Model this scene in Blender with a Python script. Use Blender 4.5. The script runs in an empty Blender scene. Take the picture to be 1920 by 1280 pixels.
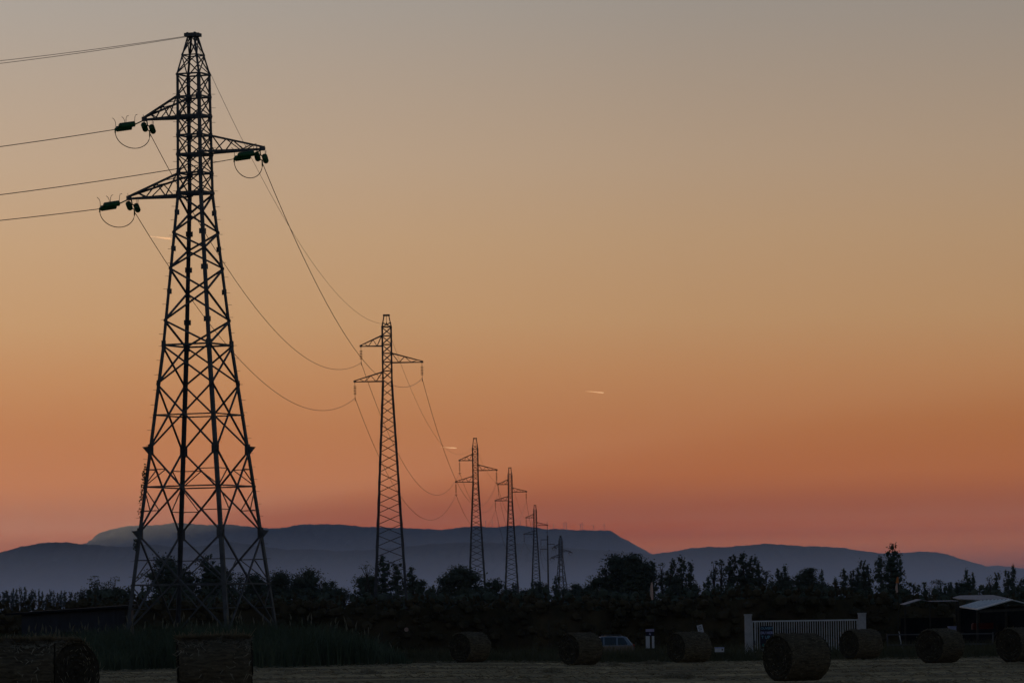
import bpy, bmesh, math, random
import numpy as np
from mathutils import Vector, Matrix

random.seed(7)
RNG = np.random.default_rng(11)
PI = math.pi
S = bpy.context.scene
COL = S.collection

# ------------------------------------------------------------------ camera model
F = 9067.0                     # focal length in photo pixels (1920 wide): a 170 mm lens
CX, HY = 960.0, 1176.0         # where the level optical axis meets the photo
HC = 1.4                       # camera height, metres
ROLL = math.radians(0.9)       # the photo is tilted slightly
cR, sR = math.cos(ROLL), math.sin(ROLL)

def ab(x, y):
    dx, dy = x - CX, y - HY
    return dx * cR - dy * sR, -dx * sR - dy * cR

def P(x, y, Y):
    a, b = ab(x, y)
    return Vector((a * Y / F, Y, HC + b * Y / F))

def gz(X, Y):
    """ground height of the mown field, which falls a little to the right"""
    t = np.clip((Y - 206) / 9, 0, 1); t = t * t * (3 - 2 * t)
    k = np.clip((np.asarray(X, float) + 2) / 8.5, 0, 1); k = k * k * (3 - 2 * k)
    return -.145 * k * (1 - t) * np.clip((Y - 20) / 60, 0, 1) - .5 * t

def XG(x, Y):
    """world x of a thing standing on the ground seen at photo column x"""
    return ab(x, HY + (x - CX) * -0.0157 + HC * F / Y)[0] * Y / F

def ZY(x, y, Y):
    return P(x, y, Y).z

# ------------------------------------------------------------------ materials
def mat(name, col, rough=0.7, metal=0.0, var=0.0, scale=3.0, bump=0.0, stretch=None, col2=None, spec=0.3, trans=0.0):
    m = bpy.data.materials.new(name); m.use_nodes = True
    nt = m.node_tree; b = nt.nodes['Principled BSDF']
    b.inputs['Roughness'].default_value = rough
    b.inputs['Metallic'].default_value = metal
    b.inputs['Specular IOR Level'].default_value = spec
    c1 = (*col, 1)
    c2 = (*col2, 1) if col2 else (*[min(1, c * (1 + var)) for c in col], 1)
    if var or col2:
        g = nt.nodes.new('ShaderNodeTexCoord'); mp = nt.nodes.new('ShaderNodeMapping')
        if stretch: mp.inputs['Scale'].default_value = stretch
        nz = nt.nodes.new('ShaderNodeTexNoise'); nz.inputs['Scale'].default_value = scale
        nz.inputs['Detail'].default_value = 6; nz.inputs['Roughness'].default_value = 0.65
        rp = nt.nodes.new('ShaderNodeValToRGB')
        rp.color_ramp.elements[0].position = 0.32; rp.color_ramp.elements[1].position = 0.68
        rp.color_ramp.elements[0].color = (*[c * (1 - 0.5 * var) for c in col], 1) if not col2 else c1
        rp.color_ramp.elements[1].color = c2
        nt.links.new(g.outputs['Object'], mp.inputs['Vector'])
        nt.links.new(mp.outputs[0], nz.inputs['Vector'])
        nt.links.new(nz.outputs['Fac'], rp.inputs['Fac'])
        nt.links.new(rp.outputs['Color'], b.inputs['Base Color'])
        if bump:
            bp = nt.nodes.new('ShaderNodeBump'); bp.inputs['Strength'].default_value = bump
            bp.inputs['Distance'].default_value = 0.05
            nt.links.new(nz.outputs['Fac'], bp.inputs['Height'])
            nt.links.new(bp.outputs[0], b.inputs['Normal'])
    else:
        b.inputs['Base Color'].default_value = c1
    return m

M = {}
M['steel'] = mat('galvanised_steel', (0.11, 0.11, 0.12), 0.55, 0.25, 0.5, 1.5)
M['steel_far'] = mat('weathered_steel', (0.09, 0.09, 0.10), 0.6, 0.2, 0.4, 1.0)
M['glass_green'] = mat('green_glass_insulator', (0.028, 0.17, 0.05), 0.3, 0, 0.4, 6, spec=0.5)
M['glass_green'].node_tree.nodes['Principled BSDF'].inputs['Transmission Weight'].default_value = 0.3
M['porcelain'] = mat('dark_insulator', (0.05, 0.045, 0.045), 0.3, 0, 0.3, 5)
M['wire'] = mat('aluminium_cable', (0.07, 0.065, 0.065), 0.5, 0.4, 0.2, 1)
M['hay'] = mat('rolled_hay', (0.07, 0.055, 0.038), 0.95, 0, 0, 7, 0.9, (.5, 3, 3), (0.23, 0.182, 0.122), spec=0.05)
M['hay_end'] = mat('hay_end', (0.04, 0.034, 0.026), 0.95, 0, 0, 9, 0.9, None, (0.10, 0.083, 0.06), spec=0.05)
M['straw'] = mat('loose_straw', (0.27, 0.225, 0.16), 0.9, 0, 0.7, 8, spec=0.1)
M['straw_pale'] = mat('skylit_loose_straw', (0.34, 0.285, 0.21), 0.9, 0, 0.7, 8, spec=0.05)  # paler copy for near bale tops; overhead sky light put into the colour
M['leaf_dark'] = mat('dark_foliage', (0.065, 0.08, 0.06), 0.8, 0, 0, 0.35, 0, None, (0.14, 0.16, 0.115), spec=0.1)
M['leaf_pine'] = mat('conifer_foliage', (0.055, 0.075, 0.055), 0.85, 0, 0, 0.5, 0, None, (0.11, 0.14, 0.10), spec=0.1)
M['leaf_hedge'] = mat('hedge_foliage', (0.06, 0.054, 0.032), 0.85, 0, 0, 0.5, 0, None, (0.135, 0.10, 0.058), spec=0.08)
M['bark'] = mat('bark', (0.06, 0.05, 0.04), 0.9, 0, 0.5, 3)
M['reed'] = mat('reed_leaves', (0.065, 0.09, 0.055), 0.8, 0, 0, 0.45, 0, None, (0.15, 0.175, 0.115), spec=0.1)
M['plume'] = mat('reed_plumes', (0.33, 0.29, 0.22), 0.9, 0, 0.3, 3, spec=0.05)
M['grass'] = mat('verge_grass', (0.07, 0.075, 0.042), 0.85, 0, 0, 0.4, 0, None, (0.17, 0.15, 0.09), spec=0.05)
M['white'] = mat('white_paint', (0.78, 0.78, 0.82), 0.5, 0, 0.12, 4)
M['concrete'] = mat('rendered_post', (0.55, 0.52, 0.54), 0.85, 0, 0.3, 3)
M['board'] = mat('white_board', (0.72, 0.71, 0.78), 0.5, 0, 0.1, 5)
M['lilac'] = mat('lilac_print', (0.45, 0.40, 0.62), 0.5, 0, 0.1, 5)
M['navy'] = mat('navy_print', (0.02, 0.021, 0.045), 0.55, 0, 0.2, 5)
M['cyan'] = mat('cyan_print', (0.22, 0.45, 0.62), 0.5, 0, 0.1, 5)
M['paleblue'] = mat('pale_blue_print', (0.42, 0.45, 0.75), 0.5, 0, 0.1, 5)
M['teal'] = mat('teal_print', (0.03, 0.33, 0.32), 0.5, 0, 0.1, 5)
M['flagpink'] = mat('faded_flag_cloth', (0.62, 0.46, 0.40), 0.8, 0, 0.2, 3)
M['flagorange'] = mat('orange_flag_cloth', (0.75, 0.34, 0.12), 0.8, 0, 0.2, 3)
for _k, _c in (('flagpink', (.62, .47, .42)), ('flagorange', (.75, .36, .12))):
    _nt = M[_k].node_tree; _t = _nt.nodes.new('ShaderNodeBsdfTranslucent'); _t.inputs[0].default_value = (*_c, 1)
    _m = _nt.nodes.new('ShaderNodeMixShader'); _m.inputs[0].default_value = .45
    _nt.links.new(_nt.nodes['Principled BSDF'].outputs[0], _m.inputs[1]); _nt.links.new(_t.outputs[0], _m.inputs[2])
    _nt.links.new(_m.outputs[0], _nt.nodes['Material Output'].inputs[0])
M['carpaint'] = mat('silver_car_paint', (0.24, 0.26, 0.31), 0.2, 0.55, 0.05, 2, spec=0.5)
M['carglass'] = mat('car_glass', (0.02, 0.03, 0.045), 0.08, 0, 0, spec=0.7)
M['rubber'] = mat('tyre_rubber', (0.02, 0.02, 0.02), 0.8, 0, 0.2, 4)
M['red'] = mat('red_lamp', (0.35, 0.03, 0.02), 0.3, 0, 0.2, 4)
M['roof'] = mat('pale_sheet_roof', (0.80, 0.80, 0.88), 0.5, 0.0, 0.25, 2, stretch=(6, 1, 1))
M['roof_old'] = mat('weathered_sheet_roof', (0.27, 0.25, 0.29), 0.6, 0.0, 0.4, 1.2, stretch=(6, 1, 1))
M['roof_dark'] = mat('dark_roof', (0.022, 0.022, 0.025), 0.9, 0, 0.4, 2, spec=0.05)
M['wall_dark'] = mat('dark_cladding', (0.05, 0.05, 0.064), 0.7, 0, 0.4, 2, stretch=(4, 4, 0.5))
M['timber'] = mat('old_timber', (0.05, 0.043, 0.036), 0.85, 0, 0.4, 4)
M['redmetal'] = mat('red_painted_metal', (0.12, 0.016, 0.014), 0.6, 0, 0.3, 4)
M['turbine'] = mat('turbine_paint', (0.30, 0.30, 0.32), 0.5, 0, 0.05, 1)
def mountain_mat():
    m = mat('wooded_mountain', (0.05, 0.06, 0.055), 0.95, 0, 0, 0.0016, 0, None, (0.12, 0.12, 0.10), spec=0.0)
    nt = m.node_tree; N = nt.nodes.new; L = nt.links.new; b = nt.nodes['Principled BSDF']
    src = b.inputs['Base Color'].links[0].from_socket
    g = N('ShaderNodeNewGeometry'); sp = N('ShaderNodeSeparateXYZ'); L(g.outputs['Position'], sp.inputs[0])
    nz = N('ShaderNodeTexNoise'); nz.inputs['Scale'].default_value = .003; nz.inputs['Detail'].default_value = 7; L(g.outputs['Position'], nz.inputs['Vector'])
    a = N('ShaderNodeMath'); a.operation = 'MULTIPLY_ADD'; a.inputs[1].default_value = 160; L(nz.outputs['Fac'], a.inputs[0]); L(sp.outputs[2], a.inputs[2])
    r = N('ShaderNodeMapRange'); r.inputs[1].default_value = 110; r.inputs[2].default_value = 260; L(a.outputs[0], r.inputs[0])
    mx = N('ShaderNodeMix'); mx.data_type = 'RGBA'; L(r.outputs[0], mx.inputs[0]); mx.inputs[6].default_value = (.30, .28, .24, 1); L(src, mx.inputs[7])  # pale dry-field tone at the foot, also painting in the valley mist's brightening
    L(mx.outputs[2], b.inputs['Base Color']); return m
M['mountain'] = mountain_mat()

def ground_mat():
    m = bpy.data.materials.new('mown_field_and_plain'); m.use_nodes = True
    nt = m.node_tree; b = nt.nodes['Principled BSDF']
    b.inputs['Roughness'].default_value = 0.95; b.inputs['Specular IOR Level'].default_value = 0.05
    N = nt.nodes.new; L = nt.links.new
    g = N('ShaderNodeNewGeometry'); sp = N('ShaderNodeSeparateXYZ'); L(g.outputs['Position'], sp.inputs[0])
    mp = N('ShaderNodeMapping'); mp.inputs['Scale'].default_value = (0.16, 0.055, 1); L(g.outputs['Position'], mp.inputs[0])
    n1 = N('ShaderNodeTexNoise'); n1.inputs['Scale'].default_value = 1.6; n1.inputs['Detail'].default_value = 8
    n1.inputs['Roughness'].default_value = 0.7; L(mp.outputs[0], n1.inputs['Vector'])
    n2 = N('ShaderNodeTexNoise'); n2.inputs['Scale'].default_value = 6; n2.inputs['Detail'].default_value = 6
    L(g.outputs['Position'], n2.inputs['Vector'])
    r1 = N('ShaderNodeValToRGB'); e = r1.color_ramp.elements
    e[0].position = 0.33; e[0].color = (0.18, 0.148, 0.085, 1); e[1].position = 0.62; e[1].color = (0.64, 0.49, 0.27, 1)
    L(n1.outputs['Fac'], r1.inputs['Fac'])
    r2 = N('ShaderNodeValToRGB'); e = r2.color_ramp.elements
    e[0].position = 0.3; e[0].color = (0.6, 0.6, 0.6, 1); e[1].position = 0.7; e[1].color = (1.15, 1.12, 1.08, 1)
    L(n2.outputs['Fac'], r2.inputs['Fac'])
    mx = N('ShaderNodeMix'); mx.data_type = 'RGBA'; mx.blend_type = 'MULTIPLY'; mx.inputs[0].default_value = 1
    L(r1.outputs[0], mx.inputs[6]); L(r2.outputs[0], mx.inputs[7])
    wv = N('ShaderNodeTexWave'); wv.wave_type = 'BANDS'; wv.bands_direction = 'Y'; wv.inputs['Scale'].default_value = .035; wv.inputs['Distortion'].default_value = 2.5; wv.inputs['Detail'].default_value = 3; wv.inputs['Detail Scale'].default_value = .4
    L(g.outputs['Position'], wv.inputs['Vector'])
    rw = N('ShaderNodeMapRange'); rw.inputs[3].default_value = .72; rw.inputs[4].default_value = 1.1; L(wv.outputs['Fac'], rw.inputs[0])
    mw = N('ShaderNodeVectorMath'); mw.operation = 'SCALE'; L(mx.outputs[2], mw.inputs[0]); L(rw.outputs[0], mw.inputs['Scale'])
    mr = N('ShaderNodeMapRange'); mr.inputs[1].default_value = 201; mr.inputs[2].default_value = 206
    L(sp.outputs[1], mr.inputs[0])
    mm = N('ShaderNodeMix'); mm.data_type = 'RGBA'
    L(mr.outputs[0], mm.inputs[0]); L(mw.outputs[0], mm.inputs[6]); mm.inputs[7].default_value = (0.05, 0.052, 0.03, 1)
    L(mm.outputs[2], b.inputs['Base Color'])
    bp = N('ShaderNodeBump'); bp.inputs['Strength'].default_value = 0.6; bp.inputs['Distance'].default_value = 0.05
    L(n2.outputs['Fac'], bp.inputs['Height']); L(bp.outputs[0], b.inputs['Normal'])
    return m
M['ground'] = ground_mat()

def contrail_mat():
    m = bpy.data.materials.new('ice_crystal_trail'); m.use_nodes = True
    nt = m.node_tree; nt.nodes.clear()
    o = nt.nodes.new('ShaderNodeOutputMaterial'); v = nt.nodes.new('ShaderNodeVolumePrincipled')
    v.inputs['Color'].default_value = (1, 1, 1, 1); v.inputs['Density'].default_value = 0.09; v.inputs['Anisotropy'].default_value = 0.6
    nt.links.new(v.outputs[0], o.inputs['Volume'])
    return m
M['contrail'] = contrail_mat()

# ------------------------------------------------------------------ scene-graph helpers
def link(o, parent=None):
    COL.objects.link(o)
    if parent is not None: o.parent = parent
    return o

def tag(o, label=None, cat=None, group=None, kind=None):
    if label: o['label'] = label
    if cat: o['category'] = cat
    if group: o['group'] = group
    if kind: o['kind'] = kind
    return o

def thing(name, label, cat, loc=(0, 0, 0), rz=0.0, group=None):
    o = bpy.data.objects.new(name, None); o.empty_display_size = 0.2
    o.location = loc; o.rotation_euler = (0, 0, rz)
    link(o); tag(o, label, cat, group)
    return o

class MB:
    """collects simple solids into one mesh"""
    def __init__(s): s.v = []; s.f = []
    def add(s, vs, fs):
        n = len(s.v); s.v.extend([tuple(q) for q in vs]); s.f.extend([tuple(i + n for i in f) for f in fs])
    def box(s, c, d, R=None):
        hx, hy, hz = d[0] / 2, d[1] / 2, d[2] / 2
        vs = [Vector((x, y, z)) for x in (-hx, hx) for y in (-hy, hy) for z in (-hz, hz)]
        if R is not None: vs = [R @ q for q in vs]
        c = Vector(c)
        s.add([q + c for q in vs], [(0, 1, 3, 2), (4, 6, 7, 5), (0, 4, 5, 1), (2, 3, 7, 6), (0, 2, 6, 4), (1, 5, 7, 3)])
    def frame(s, p, q):
        d = (q - p).normalized()
        up = Vector((0, 0, 1)) if abs(d.z) < 0.95 else Vector((1, 0, 0))
        u = d.cross(up).normalized(); w = u.cross(d).normalized()
        return d, u, w
    def bar(s, p, q, w, h=None):
        p, q = Vector(p), Vector(q); h = h or w
        d, u, v = s.frame(p, q)
        vs = []
        for e in (p, q):
            for a, b in ((-1, -1), (1, -1), (1, 1), (-1, 1)): vs.append(e + u * a * w / 2 + v * b * h / 2)
        s.add(vs, [(0, 3, 2, 1), (4, 5, 6, 7), (0, 1, 5, 4), (1, 2, 6, 5), (2, 3, 7, 6), (3, 0, 4, 7)])
    def angle(s, p, q, e1, e2, w, t):
        """L-section from p to q, flanges along e1 and e2"""
        p, q = Vector(p), Vector(q)
        prof = [(0, 0), (w, 0), (w, t), (t, t), (t, w), (0, w)]
        vs = [b + e1 * x + e2 * y for b in (p, q) for x, y in prof]
        fs = [(5, 4, 3, 2, 1, 0), (6, 7, 8, 9, 10, 11)] + [(i, (i + 1) % 6, (i + 1) % 6 + 6, i + 6) for i in range(6)]
        s.add(vs, fs)
    def tube(s, pts, r, n=6, cap=True):
        pts = [Vector(q) for q in pts]
        if not isinstance(r, (list, tuple)): r = [r] * len(pts)
        base = len(s.v); vs = []; fs = []
        for i, q in enumerate(pts):
            a = pts[max(i - 1, 0)]; b = pts[min(i + 1, len(pts) - 1)]
            d, u, w = s.frame(a, b)
            for k in range(n):
                t = 2 * PI * k / n; vs.append(q + (u * math.cos(t) + w * math.sin(t)) * r[i])
        for i in range(len(pts) - 1):
            for k in range(n):
                fs.append((i * n + k, i * n + (k + 1) % n, (i + 1) * n + (k + 1) % n, (i + 1) * n + k))
        if cap:
            fs.append(tuple(range(n))[::-1]); fs.append(tuple((len(pts) - 1) * n + k for k in range(n)))
        s.add(vs, fs)
    def plate(s, c, n, u, a, b, t):
        """rectangular plate a x b centred on c, normal n, first side along u"""
        n = Vector(n).normalized(); u = Vector(u); u = (u - n * u.dot(n)).normalized(); w = n.cross(u)
        R = Matrix((u, w, n)).transposed(); s.box(c, (a, b, t), R)
    def prism(s, poly, y0, y1):
        """polygon in x,z extruded along y"""
        n = len(poly)
        vs = [Vector((x, y0, z)) for x, z in poly] + [Vector((x, y1, z)) for x, z in poly]
        fs = [tuple(range(n)), tuple(range(2 * n - 1, n - 1, -1))] + [(i, i + n, (i + 1) % n + n, (i + 1) % n) for i in range(n)]
        s.add(vs, fs)
    def prism_tri(s, p, out):
        u = out.cross(Vector((0, 0, 1))).normalized() * .02
        a, b, c = p + Vector((0, 0, .16)), p + out * .3 + Vector((0, 0, .13)), p + Vector((0, 0, -.22))
        s.add([a - u, b - u, c - u, a + u, b + u, c + u], [(0, 1, 2), (5, 4, 3), (0, 3, 4, 1), (1, 4, 5, 2), (2, 5, 3, 0)])
    def slab(s, quad, t):
        """four corner points given a thickness downwards"""
        q = [Vector(p) for p in quad]; dn = Vector((0, 0, -t))
        s.add(q + [p + dn for p in q], [(0, 1, 2, 3), (7, 6, 5, 4), (0, 4, 5, 1), (1, 5, 6, 2), (2, 6, 7, 3), (3, 7, 4, 0)])
    def build(s, name, m, parent=None, smooth=False):
        me = bpy.data.meshes.new(name); me.from_pydata(s.v, [], s.f)
        bm = bmesh.new(); bm.from_mesh(me); bmesh.ops.recalc_face_normals(bm, faces=bm.faces); bm.to_mesh(me); bm.free()
        me.materials.append(m)
        if smooth: me.polygons.foreach_set('use_smooth', [True] * len(me.polygons))
        return link(bpy.data.objects.new(name, me), parent)

def quads_mesh(name, V, m, mats=None, idx=None):
    """V: (n,4,3) array of quads"""
    n = len(V); me = bpy.data.meshes.new(name)
    me.vertices.add(n * 4); me.vertices.foreach_set('co', np.ascontiguousarray(V, dtype=np.float32).ravel())
    me.loops.add(n * 4); me.loops.foreach_set('vertex_index', np.arange(n * 4, dtype=np.int32))
    me.polygons.add(n); me.polygons.foreach_set('loop_start', np.arange(0, n * 4, 4, dtype=np.int32))
    me.update(calc_edges=True)
    for q in (mats or [m]): me.materials.append(q)
    if idx is not None: me.polygons.foreach_set('material_index', idx.astype(np.int32))
    return me

def leaf_quads(C, size, rng, asp=0.62):
    n = len(C)
    u = rng.normal(size=(n, 3)); u /= np.linalg.norm(u, axis=1)[:, None]
    w = rng.normal(size=(n, 3)); w -= (w * u).sum(1)[:, None] * u; w /= np.linalg.norm(w, axis=1)[:, None]
    s = (size * rng.uniform(0.6, 1.35, n))[:, None]
    return np.stack([C - u * s, C - w * s * asp, C + u * s, C + w * s * asp], axis=1)

_b = bmesh.new(); bmesh.ops.create_icosphere(_b, subdivisions=1, radius=1)
ICO_V = np.array([v.co[:] for v in _b.verts]); ICO_F = [tuple(v.index for v in f.verts) for f in _b.faces]; _b.free()
ICO_T = np.array(ICO_F)

def blob_quads(blobs, k, rng):
    """solid cores of the leaf clumps as (degenerate) quads, rough-surfaced"""
    out = []
    for (c, r) in blobs:
        v = ICO_V * (k * rng.uniform(0.8, 1.1, len(ICO_V)))[:, None] * np.array(r) + np.array(c)
        t = v[ICO_T]                                    # (20,3,3)
        mid = (t[:, 0] + t[:, 2]) / 2
        out.append(np.stack([t[:, 0], t[:, 1], t[:, 2], mid], axis=1))
    return np.concatenate(out)

def clump_leaves(blobs, per, size, rng):
    C = []
    for (c, r) in blobs:
        r = np.array(r); n = max(10, int(per * (r[0] * r[2]) ** 1.0))
        d = rng.normal(size=(n, 3)); d /= np.linalg.norm(d, axis=1)[:, None]
        rad = np.where(rng.uniform(size=n) < .22, rng.uniform(1.05, 1.4, n), rng.uniform(0.5, 1.1, n))[:, None]
        C.append(d * rad * r + np.array(c))
    return leaf_quads(np.concatenate(C), size, rng)

# ------------------------------------------------------------------ unit tree kinds (height 1, width 1)
def crown_round(rng, asp):
    """asp = width/height. returns blobs in metres-like units of height 1"""
    bl = []
    w = asp / 2
    for i in range(74):
        t = rng.uniform(0.04, 0.93); a = rng.uniform(0, 2 * PI)
        prof = math.sqrt(max(0.03, 1 - ((t - 0.42) / 0.55) ** 2))
        r = w * prof * math.sqrt(rng.uniform(0.05, 1)) * 0.8
        s = rng.uniform(0.04, 0.12) * min(1, asp * 1.6 + .3)
        bl.append(((r * math.cos(a), r * math.sin(a), t), (s * 1.1, s * 1.1, s * 0.85)))
    for t in np.linspace(0.02, 0.75, 7):
        prof = math.sqrt(max(0.03, 1 - ((t - 0.42) / 0.55) ** 2))
        bl.append(((0, 0, t), (w * prof * 0.72, w * prof * 0.72, 0.15)))
    return bl
def crown_column(rng, asp):
    bl = []; w = asp / 2; ph = rng.uniform(0, 6.28)
    for t in np.linspace(0.03, 0.95, 16):
        prof = (1.15 - .3 * t + .16 * math.sin(t * 13 + ph)) * (1 if t < .8 else max(.42, 1 - ((t - .8) / .2) ** 2 * .6))
        s = w * prof * rng.uniform(0.72, 1.0)
        bl.append(((rng.normal() * w * 0.25, rng.normal() * w * 0.25, t), (s, s, 0.06)))
        for _ in range(2):
            a = rng.uniform(0, 2 * PI); q = rng.uniform(.3, .55)
            bl.append(((math.cos(a) * w * prof * .8, math.sin(a) * w * prof * .8, t + rng.uniform(-.03, .04)), (s * q, s * q, 0.035)))
    return bl
def crown_cone(rng, asp):
    bl = []; w = asp / 2
    for t in np.linspace(0.03, 0.97, 17):
        s = w * max(0.15, (1 - t) ** 0.42) * rng.uniform(0.9, 1.12)
        bl.append(((rng.normal() * w * 0.07, rng.normal() * w * 0.07, t), (s, s, 0.055)))
        for _ in range(2):
            a = rng.uniform(0, 2 * PI)
            bl.append(((math.cos(a) * s * .85, math.sin(a) * s * .85, t + rng.uniform(0, .03)), (s * .35, s * .35, 0.04)))
    a = rng.uniform(0, 6.28); bl.append(((math.cos(a) * w * .35, math.sin(a) * w * .35, .9), (w * .2, w * .2, .06)))
    return bl
def crown_airy(rng, asp):
    bl = []; w = asp / 2
    for i in range(46):
        t = rng.uniform(0.12, 0.96); a = rng.uniform(0, 2 * PI)
        prof = (0.6 + 0.4 * math.sin(PI * t)) * (1 if t < .8 else max(.4, 1 - ((t - .8) / .2) ** 2 * .6))
        r = w * prof * math.sqrt(rng.uniform(0.0, 1)) * 0.9
        s = rng.uniform(0.035, 0.08)
        k = min(1, 1.6 * w / .2)
        bl.append(((r * math.cos(a), r * math.sin(a), t), (s * k, s * k, s * 0.7)))
    return bl
def crown_pine(rng, asp):
    bl = []; w = asp / 2
    for k, t in enumerate(np.linspace(0.25, 0.93, 6)):
        rr = w * (1.05 - 0.55 * t) * rng.uniform(0.8, 1.1)
        for j in range(5):
            a = 2 * PI * j / 5 + rng.uniform(-.4, .4); q = rr * rng.uniform(0.35, 0.8)
            bl.append(((q * math.cos(a), q * math.sin(a), t + rng.uniform(-.03, .03)), (rr * .42, rr * .42, 0.032)))
    bl.append(((0, 0, 0.95), (0.03, 0.03, 0.05)))
    return bl
KINDS = {  # crown function, opaque core, leaf size (of height), density, material, trunk radius
    'round': (crown_round, True, 0.0115, 15000, 'leaf_dark', 0.022),
    'column': (crown_column, True, 0.012, 14000, 'leaf_dark', 0.016),
    'cone': (crown_cone, True, 0.010, 14000, 'leaf_pine', 0.016),
    'airy': (crown_airy, False, 0.011, 14000, 'leaf_dark', 0.013),
    'pine': (crown_pine, False, 0.010, 9000, 'leaf_pine', 0.016),
}
_cache = {}
def tree_meshes(kind, asp, var):
    key = (kind, round(asp, 1), var)
    if key in _cache: return _cache[key]
    rng = np.random.default_rng(abs(hash((kind, int(round(asp * 10)), var))) % 100000 if False else (len(kind) * 977 + int(round(asp * 10)) * 131 + var * 17))
    fn, core, ls, dens, mk, tr = KINDS[kind]
    a = max(0.1, round(asp, 1))
    bl = fn(rng, a)
    Q = [clump_leaves(bl, dens, ls, rng)]
    if core: Q.append(blob_quads(bl, 0.6, rng))
    crown = quads_mesh('crown', np.concatenate(Q), M[mk])
    t = MB()
    t.tube([(0, 0, -0.02), (rng.normal() * .005, 0, 0.3), (rng.normal() * .012, rng.normal() * .012, 0.62), (0, 0, 0.9)], [tr, tr * .75, tr * .45, tr * .12], 7)
    for (c, r) in bl[:: (1 if not core else 4)]:
        c = Vector(c); z0 = max(0.1, c.z - 0.12 - 0.5 * math.hypot(c.x, c.y))
        t.tube([(0, 0, z0), (c.x * .5, c.y * .5, z0 + (c.z - z0) * .45), c], [tr * .35, tr * .24, tr * .08], 4)
    me = bpy.data.meshes.new('trunk'); me.from_pydata(t.v, [], t.f); me.materials.append(M['bark'])
    _cache[key] = (crown, me)
    return _cache[key]

_tv = [0]
def tree(kind, x, ytop, wpx, Y, label, name=None, group=None, cat='tree', base=-0.5, var=None):
    top = P(x, ytop, Y); H = top.z - base; W = wpx * Y / F
    _tv[0] += 1
    v = (_tv[0] % 4) if var is None else var
    crown, trunk = tree_meshes(kind, min(1.6, max(0.1, W / H)), v)
    a = max(0.1, round(min(1.6, max(0.1, W / H)), 1))
    nm = name or {'round': 'broadleaf_tree', 'column': 'poplar_tree', 'cone': 'cypress_tree', 'airy': 'sparse_tree', 'pine': 'pine_tree'}[kind]
    o = thing(nm, label, cat, (top.x, Y, base), random.uniform(0, 6.28), group)
    sx = W / (a * H) * H * {'round': 1.25, 'column': 1.25, 'cone': 1.35, 'airy': 1.25, 'pine': 1.3}[kind]
    o.scale = (sx, sx, H * (1.03 if kind == 'round' else 1.0))
    link(bpy.data.objects.new('trunk', trunk), o)
    link(bpy.data.objects.new('crown', crown), o)
    return o

# ================================================================== SETTING
def build_ground():
    ys = [-2500, -400, -60, 20] + list(np.arange(40, 216, 2.0)) + [220, 235, 260, 300, 400, 600, 1000, 2000, 4000, 8000, 14000, 20000, 29000]
    xs = [-13500, -6000, -2500, -900, -300, -100, -45] + list(np.arange(-32, 32.1, 1.6)) + [45, 100, 300, 900, 2500, 6000, 13500]
    V = []; Fc = []
    for Y in ys:
        t = min(1, max(0, (Y - 206) / 9)); z0 = -0.5 * t * t * (3 - 2 * t)
        for X in xs:
            z = float(gz(X, Y))
            if 40 <= Y <= 215 and abs(X) < 40: z += 0.015 * math.sin(X * 1.7 + Y * .9) + 0.02 * math.sin(X * .41 - Y * .35) - 0.02
            V.append((X, Y, z))
    nx = len(xs)
    for j in range(len(ys) - 1):
        for i in range(nx - 1): Fc.append((j * nx + i, j * nx + i + 1, (j + 1) * nx + i + 1, (j + 1) * nx + i))
    me = bpy.data.meshes.new('ground'); me.from_pydata(V, [], Fc); me.materials.append(M['ground'])
    me.polygons.foreach_set('use_smooth', [True] * len(me.polygons))
    tag(link(bpy.data.objects.new('ground', me)), kind='structure')
build_ground()

def ridge(name, pts, Yc, Yfoot, seed, p=1.7):
    """mountain range whose crest is seen along the photo points pts"""
    rng = np.random.default_rng(seed)
    px = np.array([q[0] for q in pts], float); py = np.array([q[1] for q in pts], float)
    xs = np.concatenate([np.arange(-3000, -60, 40.0), np.arange(-60, 1980, 4.0), np.arange(1980, 3600, 40.0)])
    cy = np.interp(xs, px, py)
    ph = rng.uniform(0, 6.28, 8); fr = np.array([.012, .021, .045, .08, .13, .22, .37, .6]); am = np.array([.5, .45, .35, .3, .32, .3, .3, .25])
    for k in range(8): cy = cy + am[k] * np.sin(xs * fr[k] + ph[k])
    T = np.concatenate([np.linspace(0, 1, 40)])
    V = []; nx = len(xs)
    for t in T:
        for i, x in enumerate(xs):
            c = P(x, cy[i], Yc)
            Y = Yfoot + (Yc - Yfoot) * t
            w = (x * .01 + 3 * math.sin(t * 4 + seed)); n = .6 * math.sin(w * 3.1) + .5 * math.sin(w * 7.3 + 1.3) + .5 * math.sin(w * 15.1 + .7 + t * 5) + .35 * math.sin(w * 31 - t * 4)
            z = c.z * t ** p * (1 + 0.30 * n * t * (1 - t) ** .7)
            V.append((c.x, Y, z - 2))
    for i, x in enumerate(xs):
        c = P(x, cy[i], Yc); V.append((c.x, Yc + 1400, -2))
    Fc = []
    for j in range(len(T)):
        for i in range(nx - 1): Fc.append((j * nx + i, j * nx + i + 1, (j + 1) * nx + i + 1, (j + 1) * nx + i))
    me = bpy.data.meshes.new(name); me.from_pydata(V, [], Fc); me.materials.append(M['mountain'])
    me.polygons.foreach_set('use_smooth', [True] * len(me.polygons))
    return tag(link(bpy.data.objects.new(name, me)), kind='structure')

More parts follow.
